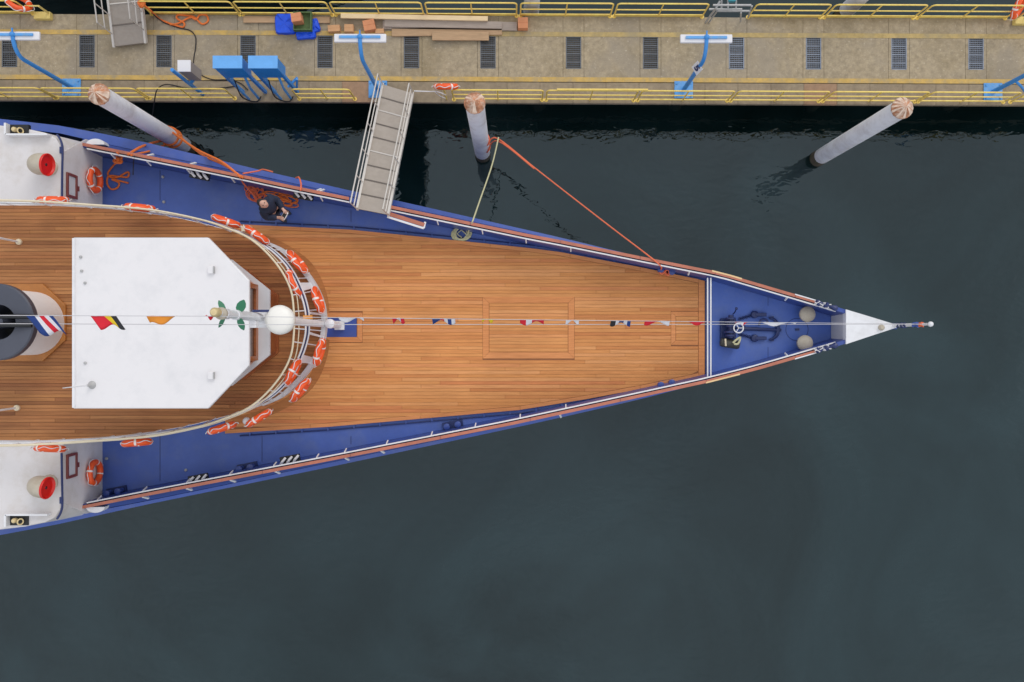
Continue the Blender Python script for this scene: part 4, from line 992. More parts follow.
flag(566, 579, [WH], 'small white flag at the right edge of the deck hatch', .18, -.05)
flag(611, 631, [BK, WH, BL, WH, BL], 'dark blue and white flag between the two deck hatches', .24, -.09)
flag(645, 670, [RD, RD, WH, WH], 'half red half white flag left of the bow hatch', .2, -.06)
flag(689, 711, [RD], 'long red flag over the end of the teak deck', .16, -.05)
flag(736, 748, [RD, WH, RD], 'short red and white flag above the windlass wheel', .12, -.04)
flag(764, 797, [WH], 'long white flag over the foredeck anchor', .12, -.05)

# ------------------------------------------------------------------ lifebuoys
proto = None
def buoy(loc, axis, roll, label, group):
    global proto
    if proto is None:
        t = thing('lifebuoy', (0, 0, 0), label, 'lifebuoy', group)
        mb = MB(); mb.torus((0, 0, 0), .285, .082, 40, 12); build(mb, 'ring', M_orange, t, smooth=80)
        for k in range(4):
            a = k * math.pi / 2 + .4; mb = MB(); mb.torus((0, 0, 0), .285, .0855, 5, 12, None, 0, a - .075, a + .075); build(mb, 'band', M_bandwhite, t, smooth=60)
        mb = MB(); pts = []
        for i in range(64):
            a = 2 * math.pi * i / 64; pts.append((math.cos(a) * (.385 + .035 * math.sin(4 * (a - .4) + 1.57) * -1), math.sin(a) * (.385 - .035 * math.sin(4 * (a - .4) + 1.57)), .02 * math.sin(a * 8)))
        mb.tube(pts, .010, 6, True); build(mb, 'grab_line', M_rope_w, t)
        t.scale = (.94,) * 3; proto = t; o = t
    else: o = copy_tree(proto)
    o['label'] = label; o['group'] = group
    q = Vector(axis).normalized().to_track_quat('Z', 'Y'); o.rotation_mode = 'QUATERNION'
    from mathutils import Quaternion
    o.location = loc; o.rotation_quaternion = q @ Quaternion((0, 0, 1), roll)
    return o
GB = 'lifebuoys on the bridge rail'
def rail_buoy(px, py, z, tang, label, tilt=-.28):
    c = P(px, py, z); a = R(-tang); n = Vector((-math.sin(a), math.cos(a), 0))
    if (c + n - Vector((-7, YU, z))).length < (c - n - Vector((-7, YU, z))).length: n = -n
    n.z = n.dot(Vector((c.x, c.y, 0))) / (H - z) + (.05 if px < 265 else .17); buoy(c, n, random.uniform(0, 6), label, GB)
for a in ((53, 199.8, 5.25, 2, 'lifebuoy on the bridge rail beside the pier side cowl vent'), (140, 207.6, 5.2, 7, 'lifebuoy on the bridge rail below the small orange rope coil'),
          (226, 221.2, 5.2, 20, 'lifebuoy on the bridge rail left of the standing person'), (257, 235, 5.2, 36, 'lifebuoy on the curved rail just below the standing person'),
          (294, 283, 5.3, 66, 'lifebuoy on the upper inner curved rail, pier side'), (297.5, 262, 4.98, 50, 'lifebuoy on the outer curved ledge, farthest on the pier side'),
          (318, 300, 4.98, 73, 'lifebuoy on the outer curved ledge just above the mast foot'), (319.5, 352, 4.98, -75, 'lifebuoy on the outer curved ledge just below the mast foot'),
          (300.5, 390, 4.98, -52, 'lifebuoy on the outer curved ledge, farthest on the water side'), (293, 372, 5.3, -64, 'lifebuoy on the upper inner curved rail, water side'),
          (259, 418, 5.2, -32, 'lifebuoy on the lower curved rail right of the round white lamp'), (222, 428, 5.2, -18, 'lifebuoy on the lower curved rail left of the round white lamp'),
          (137, 442.6, 5.2, -6, 'lifebuoy on the lower rail over the blue side deck'), (50, 448.5, 5.2, 1, 'lifebuoy on the lower rail beside the water side cowl vent')):
    rail_buoy(*a)
for py, lb in ((180, 'lifebuoy hung on the white bulkhead on the pier side'), (472.5, 'lifebuoy hung on the white bulkhead on the water side')):
    c = onwall(91, py); c.x += .105; buoy(c, (1, 0, 0), .3 if py < 300 else .9, lb, 'lifebuoys on the white bulkhead')
G2 = 'lifebuoys on the pier railings'
buoy(P(446, 86.5, 2.3) + Vector((0, 0, 0)), (0, 1, .35), .2, 'lifebuoy on the yellow railing to the right of the long gangway', G2)
buoy(P(18.5, 2.5, 2.15), (.55, .6, .6), .9, 'lifebuoy at the far pier edge beside the blue lamp', G2)
buoy(P(1019, 6.5, 2.1), (.7, -.5, .5), .5, 'lifebuoy at the far pier edge in the right corner', G2)
# stands of the pier lifebuoys
def stand(px, py, label, w=.46, dep=.2):
    c = P(px, py, ZP); t = thing('lifebuoy_stand', c, label, 'stand', 'yellow lifebuoy stands')
    mb = MB(); mb.box(c.x - w / 2, c.x + w / 2, c.y - dep / 2, c.y + dep / 2, ZP + .008, ZP + .16); build(mb, 'base_block', M_ycream, t, bevel=.01)
    for s in (-1, 1):
        mb = MB(); mb.tube([(c.x + s * w * .4, c.y + dep * .3, ZP + .16), (c.x + s * w * .4, c.y + dep * .3, ZP + .62)], .028, 8); build(mb, 'post', M_ycream, t)
    mb = MB(); mb.tube([(c.x - w * .4, c.y + dep * .3, ZP + .62), (c.x + w * .4, c.y + dep * .3, ZP + .62)], .022, 8); build(mb, 'crossbar', M_ycream, t)
stand(45, 17.3, 'yellow two post stand at the far pier edge near the left lamp')
stand(1020, 22.3, 'pale yellow stand under the lifebuoy in the right corner')
mb = MB(); c = P(446.5, 99, ZP); mb.tube([c, c + Vector((0, 0, .95))], .025, 8); build(mb, 'buoy_post', M_yellow, label='yellow post holding the lifebuoy right of the long gangway', cat='post')

# ------------------------------------------------------------------ gangways
def gangway(corners, nplates, rails_h, label, r0=0.0, r1=1.0, kind=0):
    a, b, c, d_ = corners      # start left, start right, end left, end right (world)
    t = thing('gangway', (a + b) / 2, label, 'gangway')
    up = Vector((0, 0, 1))
    for s0, s1, sg in ((a, c, -1), (b, d_, 1)):
        mb = MB(); mb.obox(s0, s1, .06, .12); build(mb, 'side_beam', M_alu, t)
        mb = MB(); e0 = s0.lerp(s1, r0); e1 = s0.lerp(s1, r1); mb.tube([e0 + up * .05, e0 + up * rails_h, e1 + up * rails_h, e1 + up * .05], .019, 8); build(mb, 'handrail', M_alu, t)
        mb = MB(); mb.tube([e0 + up * rails_h * .52, e1 + up * rails_h * .52], .016, 8); build(mb, 'middle_rail', M_alu, t)
        for k in range(1, 5):
            p = e0.lerp(e1, k / 5); mb = MB(); mb.tube([p + up * .05, p + up * rails_h], .015, 6); build(mb, 'post', M_alu, t)
    for k in range(nplates):
        t0 = k / nplates; t1 = (k + 1) / nplates; e = .006 / (c - a).length
        q = [a.lerp(c, t0 + e), b.lerp(d_, t0 + e), b.lerp(d_, t1 - e), a.lerp(c, t1 - e)]; lo = [v - up * .03 for v in q]; hi = [v + up * .03 for v in q]
        mb = MB(); mb.add(lo + hi, [(3, 2, 1, 0), (4, 5, 6, 7), (0, 1, 5, 4), (1, 2, 6, 5), (2, 3, 7, 6), (3, 0, 4, 7)]); build(mb, 'deck_plate', M_gangdeck, t, smooth=0)
        if 0 < k:
            m_ = M_alu if k in (2, 5) else mat('tread_brown', (112, 102, 94), .6)
            mb = MB(); mb.obox(a.lerp(c, t0) + up * .038, b.lerp(d_, t0) + up * .038, .03, .03); build(mb, 'tread_bar', m_, t)
    return t
gangway([P(383, 84.5, 1.66), P(413, 93.5, 1.66), P(357.3, 209, 3.76), P(388.3, 215, 3.76)], 9, .88, 'long pale gangway with handrails from the pier to the ship')
gangway([P(114.5, 47.0, 1.62), P(146, 43.0, 1.62), P(101.0, -62, 2.9), P(134.5, -64, 2.9)], 5, .85, 'pale gangway leading off the far side of the pier', r0=.12)

# neighbouring vessel outside the frame that the far gangway leads to
nv = thing('moored_vessel', (-12, 13.4, 0), 'black hulled vessel moored beyond the far pier edge, only mirrored in water', 'boat')
mb = MB(); pl = [(-26, 10.5), (-8.5, 10.5), (-5.2, 11.3), (-3.4, 13.4), (-5.2, 15.6), (-8.5, 16.4), (-26, 16.4)]
rings = [[Vector((x * (1 if z > 0 else .98), 13.4 + (y - 13.4) * (1 if z > 0 else .9), z)) for x, y in pl] for z in (-.6, 2.4)]
mb.loft(rings, True, True); build(mb, 'hull', M_black, nv, smooth=30)
mb = MB(); mb.prism([(x * .995, 13.4 + (y - 13.4) * .97) for x, y in pl], 2.405, 2.45); build(mb, 'deck', M_lumber_b, nv)
mb = MB(); mb.prism([(-24, 12.2), (-13, 12.2), (-13, 15.2), (-24, 15.2)], 2.452, 4.6); build(mb, 'cabin', M_black, nv, bevel=.05)

# ------------------------------------------------------------------ ropes
def rope(pts, r, m, label, name='mooring_rope', cat='rope', sub=8, group=None, n=6):
    mb = MB(); mb.tube(spline(pts, sub), r, n); return build(mb, name, m, label=label, cat=cat, group=group)
ph = P(97, 93, 5.3)        # pile 1 axis
def round_pile(cx, cy, z, r, a0, a1, k=10): return [Vector((cx + r * math.cos(a0 + (a1 - a0) * i / k), cy + r * math.sin(a0 + (a1 - a0) * i / k), z)) for i in range(k + 1)]
rail_at = lambda x, dz=.03: P(x, yat(rail_p, x) + 2.5, ZRAIL + dz)
lp = round_pile(ph.x, ph.y, 1.35, .255, -2.6, 1.9)
rope([rail_at(128), P(143, 146, 3.0)] + lp + [P(196, 149, 2.6), P(222, 162, 3.3), rail_at(241)], .032, M_rope_o, 'orange mooring rope passing round the left pile to the ship rail', sub=5)
lp = round_pile(ph.x, ph.y, 1.1, .255, -2.4, 1.6)
rope([rail_at(131), P(150, 151, 2.8)] + lp + [P(200, 153.5, 2.5), P(224, 165, 3.3), rail_at(243)], .028, M_rope_o, 'second orange mooring rope round the left pile, lower on it', sub=5)
pp = P(474.5, 102, 5.3)
rope(round_pile(pp.x, pp.y, 1.75, .25, 2.2, -.6) + [P(497.5, 138.5, 2.0)] + [P(497.5, 138.5, 2.0).lerp(rail_at(657), t) - Vector((0, 0, .25 * t * (1 - t))) for t in (.25, .5, .75)] + [rail_at(657), P(661, 269.5, ZD + .3)], .02, M_rope_r, 'coral rope stretched from the middle pile to the foredeck bollard', sub=6)
rope(round_pile(pp.x, pp.y, 1.1, .25, 2.0, -.8) + [P(498, 141, 1.98), P(497.5, 138.5, 2.0).lerp(rail_at(657), .25) - Vector((.02, .02, .05))], .018, M_rope_r, 'short coral rope loop lower on the middle pile', sub=6)
rope([P(498.5, 137.5, 2.02), P(492, 165, 2.5), P(480, 200, 3.1), P(472.5, 221.5, ZRAIL + .03), P(469.5, 228, 3.0), P(468, 234, ZD + .06)], .02, M_rope_c, 'thin cream rope from the middle pile down to the deck coil', sub=6)
# cream coil on deck
mb = MB(); c = P(461.5, 234, ZD + .03); pts = []
for i in range(90):
    a = i * .42; rr = .27 - .0012 * i + .02 * math.sin(i * .9); pts.append(c + Vector((rr * math.cos(a), rr * .78 * math.sin(a), .0006 * i)))
for k in range(4): pts.append(c + Vector((.12 * math.cos(k * 1.6), .1 * math.sin(k * 1.6), .06)))
mb.tube(pts, .017, 6); build(mb, 'rope_coil', M_rope_c, label='cream rope coil on the blue deck under the rail', cat='rope')
# coral loops over the foredeck bollard
mb = MB(); pts = []
for i in range(60):
    a = i * 2 * math.pi / 20; q = P(664.5 + 4.6 * math.sin(a) * (1 + .06 * math.sin(i)), 271.6 + 2.7 * math.sin(2 * a) + 1.0 * math.sin(a), ZD + .12 + .003 * i); pts.append(q)
mb.tube(pts, .03, 6); build(mb, 'bollard_turns', M_rope_r, label='coral rope wound in figure eights on the foredeck bollard', cat='rope')
# tangles
def tangle(cx, cy, w, h, z, loops, m, label, r=.02, seed=1, rot=0):
    rnd = random.Random(seed); pts = []; ca, sa = math.cos(rot), math.sin(rot)
    for i in range(loops):
        ox, oy = rnd.uniform(-.55, .55) * w, rnd.uniform(-.5, .5) * h; rr = rnd.uniform(.55, 1.0)
        a0 = rnd.uniform(0, 6)
        for k in range(6):
            a = a0 + k * 1.05 * (1 if i % 2 else -1); u = ox + rr * w * .7 * math.cos(a); v = oy + rr * h * .7 * math.sin(a)
            pts.append(P(cx + u * ca - v * sa, cy + u * sa + v * ca, z + .012 * i * .6 + rnd.uniform(0, .04)))
    mb = MB(); mb.tube(spline(pts, 4), r, 6); return build(mb, 'rope_tangle', m, label=label, cat='rope')
tangle(253, 191, 12, 8, ZD + .03, 9, M_rope_r, 'loose coral rope heap between the ship rail and the person', .016, 3, .6)
tangle(279, 198.5, 20, 6.5, ZD + .03, 9, M_rope_o, 'bright orange rope heap to the right of the person', .017, 5, .25)
rope([rail_at(240), P(244, 184, 3.2), P(252, 193, ZD + .3), P(259, 201, ZD + .06)], .022, M_rope_r, 'coral rope tail dropping from the rail to the deck heap')
rope([P(243, 173.5, ZRAIL + .04), P(258, 171, 3.35), P(263, 169.5, 3.1), P(273, 172, 3.0)], .02, M_rope_r, 'coral rope end hanging outside the ship rail')
rope([P(300.5, 190.5, ZRAIL + .05), P(301, 184, 3.5), P(299, 177.5, 3.25), P(296, 178, 3.1)], .022, M_rope_r, 'short coral rope end hooked over the rail near the fairlead')
rope([rail_at(117, .05), P(122, 158, 3.3), P(115, 164, ZD + .3), P(112.5, 166.5, ZD + .1), P(108, 173, ZD + .03), P(110, 177, ZD + .03), P(117, 177.5, ZD + .03), P(128, 172, ZD + .03), P(127.5, 177, ZD + .04), P(119, 176.5, ZD + .05), P(109, 176, ZD + .05), P(107, 183, ZD + .03), P(111, 189, ZD + .03), P(117, 188, ZD + .03), P(119, 183, ZD + .03), P(112, 179.5, ZD + .06), P(118, 180.5, ZD + .06), P(128.5, 183, ZD + .03)], .024, M_rope_o, 'small orange rope coil on the blue deck beside the bulkhead', 'rope_coil')
tangle(118, 160, 6, 3.5, ZD + .5, 5, M_rope_o, 'orange rope bundle hanging just inside the ship rail', .024, 8, .2)
# pier ropes and cables
rope([P(141, 3, ZP + .75), P(150, 10, ZP + .5), P(158, 18, ZP + .03), P(166, 22, ZP + .03), P(176, 25.5, ZP + .03), P(183, 27, ZP + .03), P(184, 23, ZP + .04), P(177, 18.5, ZP + .04), P(178, 15, ZP + .04), P(186, 15.5, ZP + .03), P(194, 17, ZP + .03), P(202, 24, ZP + .03), P(208, 21, ZP + .03), P(206.5, 15.5, ZP + .03), P(200, 15, ZP + .04), P(196, 19.5, ZP + .05), P(190, 17.5, ZP + .05), P(178, 23.5, ZP + .05), P(170, 24.5, ZP + .05)], .026, M_rope_o, 'orange rope lying loose on the pier by the far railing', 'loose_rope')
rope([P(143, 2, ZP + .82), P(140.5, 5.5, ZP + .8), P(139, 2.5, ZP + .8), P(142, 1, ZP + .82), P(144, 4, ZP + .8), P(141, 6.5, ZP + .78), P(140, 3.5, ZP + .82)], .045, M_rope_o, 'thick orange rope knot on the end of the far railing', 'rope_knot')
rope([P(152, 13, ZP + .35), P(163, 22, ZP + .03), P(178, 27.5, ZP + .02), P(190, 30.5, ZP + .02), P(195.5, 37, ZP + .02), P(195.5, 48, ZP + .02), P(194, 57, ZP + .02), P(193.5, 63, ZP + .3)], .017, M_cable, 'black cable from the far railing to the small grey box', 'power_cable', 'cable')
rope([P(197, 72, ZP + .1), P(203, 76, ZP + .02), P(213, 79.6, ZP + .02), P(228, 80, ZP + .02), P(240, 83, ZP + .02), P(248, 90, ZP + .02)], .016, M_cable, 'black cable from the grey box to the blue cabinets', 'power_cable', 'cable')
rope([P(148.5, 128, .3), P(152, 117, .8), P(154, 104, 1.6), P(156.5, 91, ZP + .9), P(162, 85.5, ZP + .4), P(170, 84.6, ZP + .05), P(184, 87.5, ZP + .02), P(205, 89, ZP + .02), P(225, 87.5, ZP + .02), P(238, 85.5, ZP + .02)], .016, M_cable, 'dark cable hanging over the railing beside the left pile', 'power_cable', 'cable')
rope([P(414, 91, ZP + .75), P(430, 91.5, ZP + .6), P(437, 91.5, ZP + .6), P(446, 95, ZP + .5)], .016, M_rope_w, 'white line from the long gangway to the yellow post', 'tie_line')
rope([P(435, 92, ZP + .6), P(440, 96, ZP + .3), P(446, 98.5, ZP + .1)], .012, M_rope_w, 'short slack white cord beside the yellow buoy post', 'tie_line')
rope([P(134.5, 156, ZRAIL + .05), P(133.5, 163, 3.2), P(133, 175, ZD + .5)], .014, M_cable, 'thin black cord hanging inside the ship rail', 'cord', 'cord')

# ------------------------------------------------------------------ pier furniture
def cabinet(bx, label):
    t = thing('blue_cabinet', P(bx, 93, ZP), label, 'cabinet', 'blue cabinets on legs')
    c = P(bx, 93, ZP); w = .36; z0, z1 = 2.85, 3.62; ya, yb = c.y - .02, c.y + .27
    mb = MB(); mb.box(c.x - w, c.x + w, ya, yb, z0, z1); build(mb, 'cabinet_body', M_cabblue, t, bevel=.015)
    mb = MB(); mb.box(c.x - w - .02, c.x + w + .02, ya - .02, yb + .02, z1 + .001, z1 + .03); build(mb, 'cabinet_lid', M_cabtop, t, bevel=.01)
    for s in (-1, 1):
        mb = MB(); mb.box(c.x + s * w * .88 - .04, c.x + s * w * .88 + .04, ya, ya + .08, ZP + .006, z0); build(mb, 'leg', M_cabblue, t)
        mb = MB(); mb.tube([(c.x + s * w * .5, ya + .02, z0), (c.x + s * w * .45, ya - .12, z0 - .5), (c.x + s * w * .4, ya - .16, ZP + .02)], .035, 8); build(mb, 'conduit', M_lampblue2, t)
    mb = MB(); mb.tube(spline([(c.x - .1, ya - .05, z0 - .02), (c.x - .12, ya - .3, 2.2), (c.x + .12, ya - .3, 1.75), (c.x + .2, ya - .1, 1.55)], 5), .018, 6); build(mb, 'power_lead', M_cable, t)
    return t
cabinet(254.5, 'left blue cabinet on legs standing on the pier edge')
cabinet(286.5, 'right blue cabinet on legs standing on the pier edge')
mb = MB(); c = P(298, 88, ZP); mb.obox(P(288, 87, ZP + .4), P(297.5, 77.5, ZP + .5), .06, .04); mb.tube([P(297, 92, ZP + .005), P(297, 79, ZP + .6)], .03, 8); build(mb, 'blue_bracket', M_lampblue, label='small blue bent bracket beside the right blue cabinet', cat='bracket')
# small box on a blue pole
t = thing('meter_box', P(203, 94.5, ZP), 'small white topped grey box on a blue pole on the pier', 'box')
b0 = P(203, 94.5, ZP); mb = MB(); mb.tube([b0 + Vector((0, 0, .006)), b0 + Vector((0, 0, 2.05))], .05, 8); build(mb, 'pole', M_lampblue, t)
a = P(178, 60.5, 3.1); b = P(190.5, 71.5, 3.1)
mb = MB(); mb.box(a.x, b.x, b.y, a.y, 2.35, 3.09); build(mb, 'box_body', mat('grey_box', (150, 140, 136), .5, var=.08), t, bevel=.01)
mb = MB(); mb.box(a.x - .01, b.x + .01, b.y - .01, a.y + .01, 3.092, 3.12); build(mb, 'box_lid', M_lampwhite, t, bevel=.008)
mb = MB(); mb.obox((b0.x, b0.y, 2.4), ((a.x + b.x) / 2, (a.y + b.y) / 2, 2.32), .08, .05); build(mb, 'arm', M_lampblue, t)

# tarps, crate, boxes
def soft_box(x0, x1, y0, y1, z0, z1, seed, rot=0.0):
    rnd = random.Random(seed); a = P(x0, y0, ZP); b = P(x1, y1, ZP); n = 10; cx, cy = (a.x + b.x) / 2, (a.y + b.y) / 2; hx, hy = abs(b.x - a.x) / 2, abs(b.y - a.y) / 2
    mb = MB(); rings = []; prof = [(1.0, 0), (1.03, .3), (1.0, .75), (.93, 1.0)]
    m = 28; ca, sa = math.cos(rot), math.sin(rot)
    for s, h in prof:
        ring = []
        for k in range(m):
            an = 2 * math.pi * k / m; ex = .28; u = math.copysign(abs(math.cos(an)) ** ex, math.cos(an)) * hx * s; v = math.copysign(abs(math.sin(an)) ** ex, math.sin(an)) * hy * s
            u += rnd.uniform(-.012, .012); v += rnd.uniform(-.012, .012)
            ring.append(Vector((cx + u * ca - v * sa, cy + u * sa + v * ca, z0 + (z1 - z0) * h + (rnd.uniform(-.015, .015) if h > .5 else 0))))
        rings.append(ring)
    mb.loft(rings, True, False)
    top = rings[-1]; c = sum(top, Vector()) / m; c.z += .03
    mid = [p.lerp(c, .5) + Vector((0, 0, rnd.uniform(-.02, .03))) for p in top]; mb.loft([top, mid, [p.lerp(c, .95) for p in top]], True, True)
    return mb
build(soft_box(276.5, 296, 15, 35, ZP + .01, ZP + .14, 1), 'folded_tarp', M_tarp, label='large folded bright blue tarp on the pier', cat='tarp', smooth=50)
build(soft_box(297, 316, 30.5, 40, ZP + .01, ZP + .12, 2, .1), 'folded_tarp', M_tarp, label='narrow bright blue tarp bundle under the green crate', cat='tarp', smooth=50)
build(soft_box(310, 319.5, 20, 33, ZP + .01, ZP + .10, 3, .3), 'folded_tarp', M_tarp, label='small blue tarp fold sticking out right of the green crate', cat='tarp', smooth=50)
t = thing('plastic_crate', P(304.5, 25, ZP), 'open green crate standing between blue tarps', 'crate')
a = P(296, 16, ZP); b = P(314, 34, ZP); z0 = ZP + .15
mb = MB(); mb.box(a.x, b.x, b.y, a.y, z0, z0 + .03); build(mb, 'crate_floor', M_crate, t)
for nm, (x0, x1, y0, y1) in (('crate_wall', (a.x, b.x, a.y - .03, a.y)), ('crate_wall', (a.x, b.x, b.y, b.y + .03)), ('crate_wall', (a.x, a.x + .03, b.y + .031, a.y - .031)), ('crate_wall', (b.x - .03, b.x, b.y + .031, a.y - .031))):
    mb = MB()
    for k in range(3): mb.box(x0, x1, y0, y1, z0 + .031 + k * .045, z0 + .065 + k * .045)
    build(mb, nm, M_crate, t)
def carton(x0, x1, y0, y1, h, rot, m, label, zb=ZP + .01):
    a = P(x0, y0, ZP); b = P(x1, y1, ZP); c = (a + b) / 2; A = Matrix.Rotation(rot, 3, 'Z'); hx, hy = (b.x - a.x) / 2, (a.y - b.y) / 2
    t = thing('cardboard_box', (c.x, c.y, zb), label, 'box', 'cardboard boxes on the pier')
    mb = MB(); mb.prism([tuple((c + A @ Vector((u * hx, v * hy, 0))).xy) for u, v in ((-1, -1), (1, -1), (1, 1), (-1, 1))], zb, zb + h); build(mb, 'box_body', m, t, bevel=.01)
    for s in (-1, 1):
        mb = MB(); mb.prism([tuple((c + A @ Vector((u * hx * .98, s * v * hy, 0))).xy) for u, v in ((-1, .03), (1, .03), (1, .97), (-1, .97))], zb + h + .001, zb + h + .008); build(mb, 'flap', m, t)
carton(295.5, 305.5, 19.5, 28, .28, .15, M_cardo, 'orange brown cardboard box inside the green crate', ZP + .19)
carton(329, 341, 27, 33.5, .14, .06, M_card, 'tan cardboard box left of the lamp head beside the gangway')
carton(345.5, 354.5, 26.5, 34, .16, .0, M_card, 'pale cardboard box just behind the lamp head')
carton(364.5, 376, 22.5, 33, .2, .2, M_cardo, 'large reddish cardboard box near the pale plank')
carton(376, 384.5, 30.5, 35, .12, .05, M_card, 'smallest cardboard box right of the reddish one')
carton(517.8, 527.8, 20.2, 31, .2, .0, M_cardo, 'square orange box at the right end of the timber pile')
def lumber(x0, y0, x1, y1, wpx, z0, th, m, label):
    a = P(x0, y0, ZP); b = P(x1, y1, ZP); a.z = b.z = z0 + th / 2; mb = MB(); mb.obox(a, b, wpx * (H - ZP) / F, th)
    build(mb, 'timber_plank', m, label=label, cat='plank', group='loose timber on the pier', smooth=0, bevel=.005)
z = ZP + .012
lumber(244, 20, 330, 20.5, 6.5, z, .04, M_lumber_b, 'worn brown plank lying left of the folded blue tarp')
lumber(383, 25.3, 517, 27, 8.5, z, .05, M_lumber_g, 'wide grey plank at the bottom of the timber pile')
lumber(392, 33, 502, 31.5, 8.0, z, .05, M_lumber_b, 'brown plank on the walkway side of the timber pile')
lumber(380, 15.8, 470, 17.5, 4.0, z, .05, M_lumber_b, 'narrow brown plank against the far railing')
lumber(385, 24.6, 502, 26.6, 7.0, z + .055, .045, M_lumber_g, 'grey plank lying in the middle of the timber pile')
lumber(342, 18.2, 488, 21.0, 4.6, z + .11, .06, M_lumber_p, 'long pale new plank on top of the timber pile')
lumber(432.5, 37.2, 489, 37.4, 8.8, z + .055, .045, M_lumber_b, 'short brown plank lying over two steel grates')
# boarding ladder frame at the far edge
t = thing('boarding_ladder', P(727, 16, ZP), 'grey metal boarding ladder frame in the far railing gap', 'ladder')
def tb(pts, r, nm, m=M_steel): mb = MB(); mb.tube(pts, r, 8); build(mb, nm, m, t)
tb([P(705.5, 22.5, ZP + .02), P(716, 8, ZP + .9), P(720, 1, ZP + 1.0)], .03, 'leg'); tb([P(709, 22.5, ZP + .02), P(717, 11, ZP + .7)], .025, 'leg'); tb([P(740.5, 21.5, ZP + .02), P(741, 12.5, ZP + .7)], .025, 'leg'); tb([P(748, 17.5, ZP + .02), P(752, 6, ZP + .85)], .025, 'leg')
for y_, x0, x1, zz in ((5.2, 713, 751, .95), (9.2, 709, 742, .75), (11, 716, 750, .6)): tb([P(x0, y_, ZP + zz), P(x1, y_, ZP + zz)], .03, 'cross_tube')
for x_ in (721.5, 728, 736): tb([P(x_, 9, ZP + .75), P(x_, -4, ZP + .9)], .026, 'rung_rail')
mb = MB(); a = P(728.5, -6, ZP + .9); b = P(735.5, 1.2, ZP + .9); mb.box(a.x, b.x, b.y, a.y, ZP + .82, ZP + .95); build(mb, 'teal_step', M_teal, t)

# ------------------------------------------------------------------ the person with the remote control
hd = P(264.8, 204.6, ZD + 1.62); yaw = math.atan2(-hd.y, -hd.x)
person = thing('person', (hd.x, hd.y, ZD), 'dark haired person in navy jacket looking up with a controller in hands', 'person')
person.rotation_euler.z = yaw; person.scale = (1.06,) * 3
ORG[person.name] = Vector((0, 0, 0))
def skin(name, verts, edges, radii, m, parent, lv=2, root=0):
    me = bpy.data.meshes.new(name); me.from_pydata([Vector(v) for v in verts], edges, []); me.materials.append(m)
    o = bpy.data.objects.new(name, me); COL.objects.link(o); o.parent = parent; ORG[o.name] = Vector((0, 0, 0))
    md = o.modifiers.new('skin', 'SKIN'); md.use_smooth_shade = True
    for i, r in enumerate(radii):
        sv = me.skin_vertices[0].data[i]; sv.radius = (r, r) if not isinstance(r, tuple) else r; sv.use_root = (i == root)
    ss = o.modifiers.new('subdivision', 'SUBSURF'); ss.levels = lv; ss.render_levels = lv
    return o
def body_graph(extra=0.0, arms=True, legs=True, head=True, hands=True):
    V, Eg, Rr = [], [], []
    def add(p, r, to=None):
        V.append(p); Rr.append(r + extra); i = len(V) - 1
        if to is not None: Eg.append((to, i))
        return i
    pel = add((0, 0, .95), .125); be = add((-.01, 0, 1.12), .125, pel); ch = add((-.02, 0, 1.3), .145, be); nb = add((-.02, 0, 1.43), .085, ch)
    if head:
        nk = add((-.005, 0, 1.49), .055, nb); h1 = add((.0, 0, 1.55), .07, nk); h2 = add((-.005, 0, 1.62), .095, h1); h3 = add((-.02, 0, 1.69), .075, h2)
    for s in (-1, 1):
        if arms:
            sh = add((-.02, s * .17, 1.38), .072, ch); el = add((.04, s * .25, 1.13), .052, sh); wr = add((.27, s * .12, 1.10), .036, el)
            if hands:
                pm = add((.33, s * .095, 1.115), .036, wr)
                for k, (ln, dy) in enumerate(((.06, .03), (.07, .01), (.066, -.01), (.052, -.028))):
                    f1 = add((.37, s * (.085 + dy), 1.11 - .004 * k), .010 - extra, pm); add((.37 + ln * .6, s * (.07 + dy * .9), 1.085), .008, f1)
                th = add((.345, s * .06, 1.145), .011, pm); add((.375, s * .04, 1.155), .009, th)
        if legs:
            hp_ = add((0, s * .085, .88), .095, pel); kn = add((.02, s * .10, .49), .062, hp_); an_ = add((-.02, s * .105, .09), .045, kn)
            if extra == 0: add((.13, s * .125, .045), .036, an_)
    return V, Eg, Rr
V, Eg, Rr = body_graph(); skin('body', V, Eg, Rr, M_skin, person)
V, Eg, Rr = body_graph(.042, True, False, False, False); skin('jacket', V, Eg, Rr, M_jacket, person)
V, Eg, Rr = [], [], []
for i, (p, r) in enumerate((((0, 0, .97), .165), ((0, .085, .86), .125), ((.02, .10, .49), .082), ((-.02, .105, .10), .068), ((0, -.085, .86), .115), ((.02, -.10, .49), .082), ((-.02, -.105, .10), .068))):
    V.append(p); Rr.append(r)
skin('trousers', V, [(0, 1), (1, 2), (2, 3), (0, 4), (4, 5), (5, 6)], Rr, M_trouser, person)
for s in (-1, 1):
    mb = MB(); mb.ball((.05, s * .115, .045), .05, 12, (2.6, 1.0, .9)); build(mb, 'shoe', M_shoe, person)
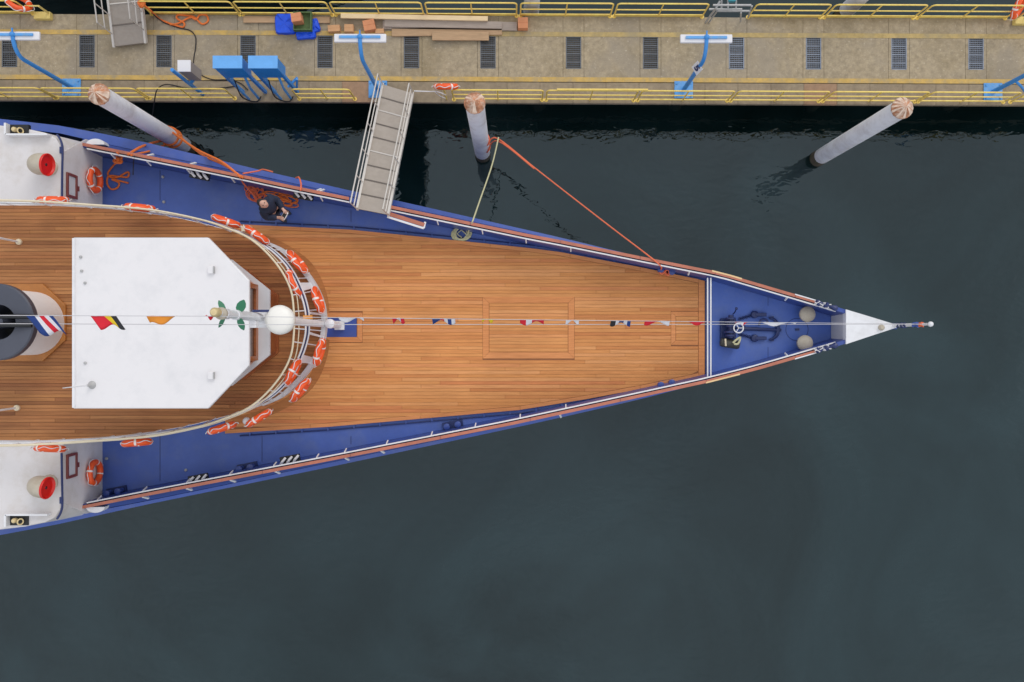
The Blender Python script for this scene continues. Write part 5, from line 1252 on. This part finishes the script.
Mt = Matrix.Rotation(R(-48), 3, 'Y'); hc = Vector((-.0, 0, 1.635))       # face turned up
mb = MB(); mb.ball(hc, .11, 16, (.98, .82, 1.1), Mt); hdm = build(mb, 'face', M_skin, person, smooth=80)
def fp(x, y, z): return hc + Mt @ Vector((x, y, z))
mb = MB(); mb.add([fp(.1, -.016, -.02), fp(.1, .016, -.02), fp(.103, 0, .03), fp(.132, 0, -.018)], [(0, 1, 3), (1, 2, 3), (2, 0, 3), (0, 2, 1)]); build(mb, 'nose', M_skin, hdm)
for s in (-1, 1):
    mb = MB(); mb.ball(fp(.096, s * .034, .028), .013, 8); build(mb, 'eye', M_hair, hdm)
    mb = MB(); mb.ball(fp(0, s * .093, -.005), .026, 8, (.6, .35, 1.1), Mt); build(mb, 'ear', M_skin, hdm)
mb = MB(); mb.tube([fp(.096, -.026, -.055), fp(.103, 0, -.053), fp(.096, .026, -.055)], .006, 6); build(mb, 'mouth', mat('lips', (170, 100, 95), .5), hdm)
mb = MB(); mb.ball(fp(-.035, 0, .032), .112, 16, (.92, .9, 1.05), Mt); build(mb, 'hair', M_hair, person, smooth=80)
mb = MB(); mb.torus((-.02, 0, 1.47), .085, .03, 20, 8); build(mb, 'jacket_collar', M_jacket, person)
# remote controller held in the hands
rc = thing('remote_controller', Vector((hd.x, hd.y, ZD)) + Matrix.Rotation(yaw, 3, 'Z') @ Vector((.40, 0, 1.13)), 'small dark remote controller with pale rim held in both hands', 'controller')
rc.rotation_euler.z = yaw; ORG[rc.name] = Vector((0, 0, 0))
mb = MB(); mb.box(-.06, .06, -.105, .105, -.02, .022); build(mb, 'case', M_bandwhite, rc, bevel=.012)
mb = MB(); mb.box(-.045, .045, -.07, .07, .023, .028); build(mb, 'screen', M_black, rc)
for s in (-1, 1):
    mb = MB(); mb.tube([(.055, s * .06, .0), (.13, s * .07, .05)], .008, 6); build(mb, 'antenna', M_black, rc)
    mb = MB(); mb.tube([(-.03, s * .088, .02), (-.03, s * .088, .045)], .008, 6); build(mb, 'stick', M_black, rc)
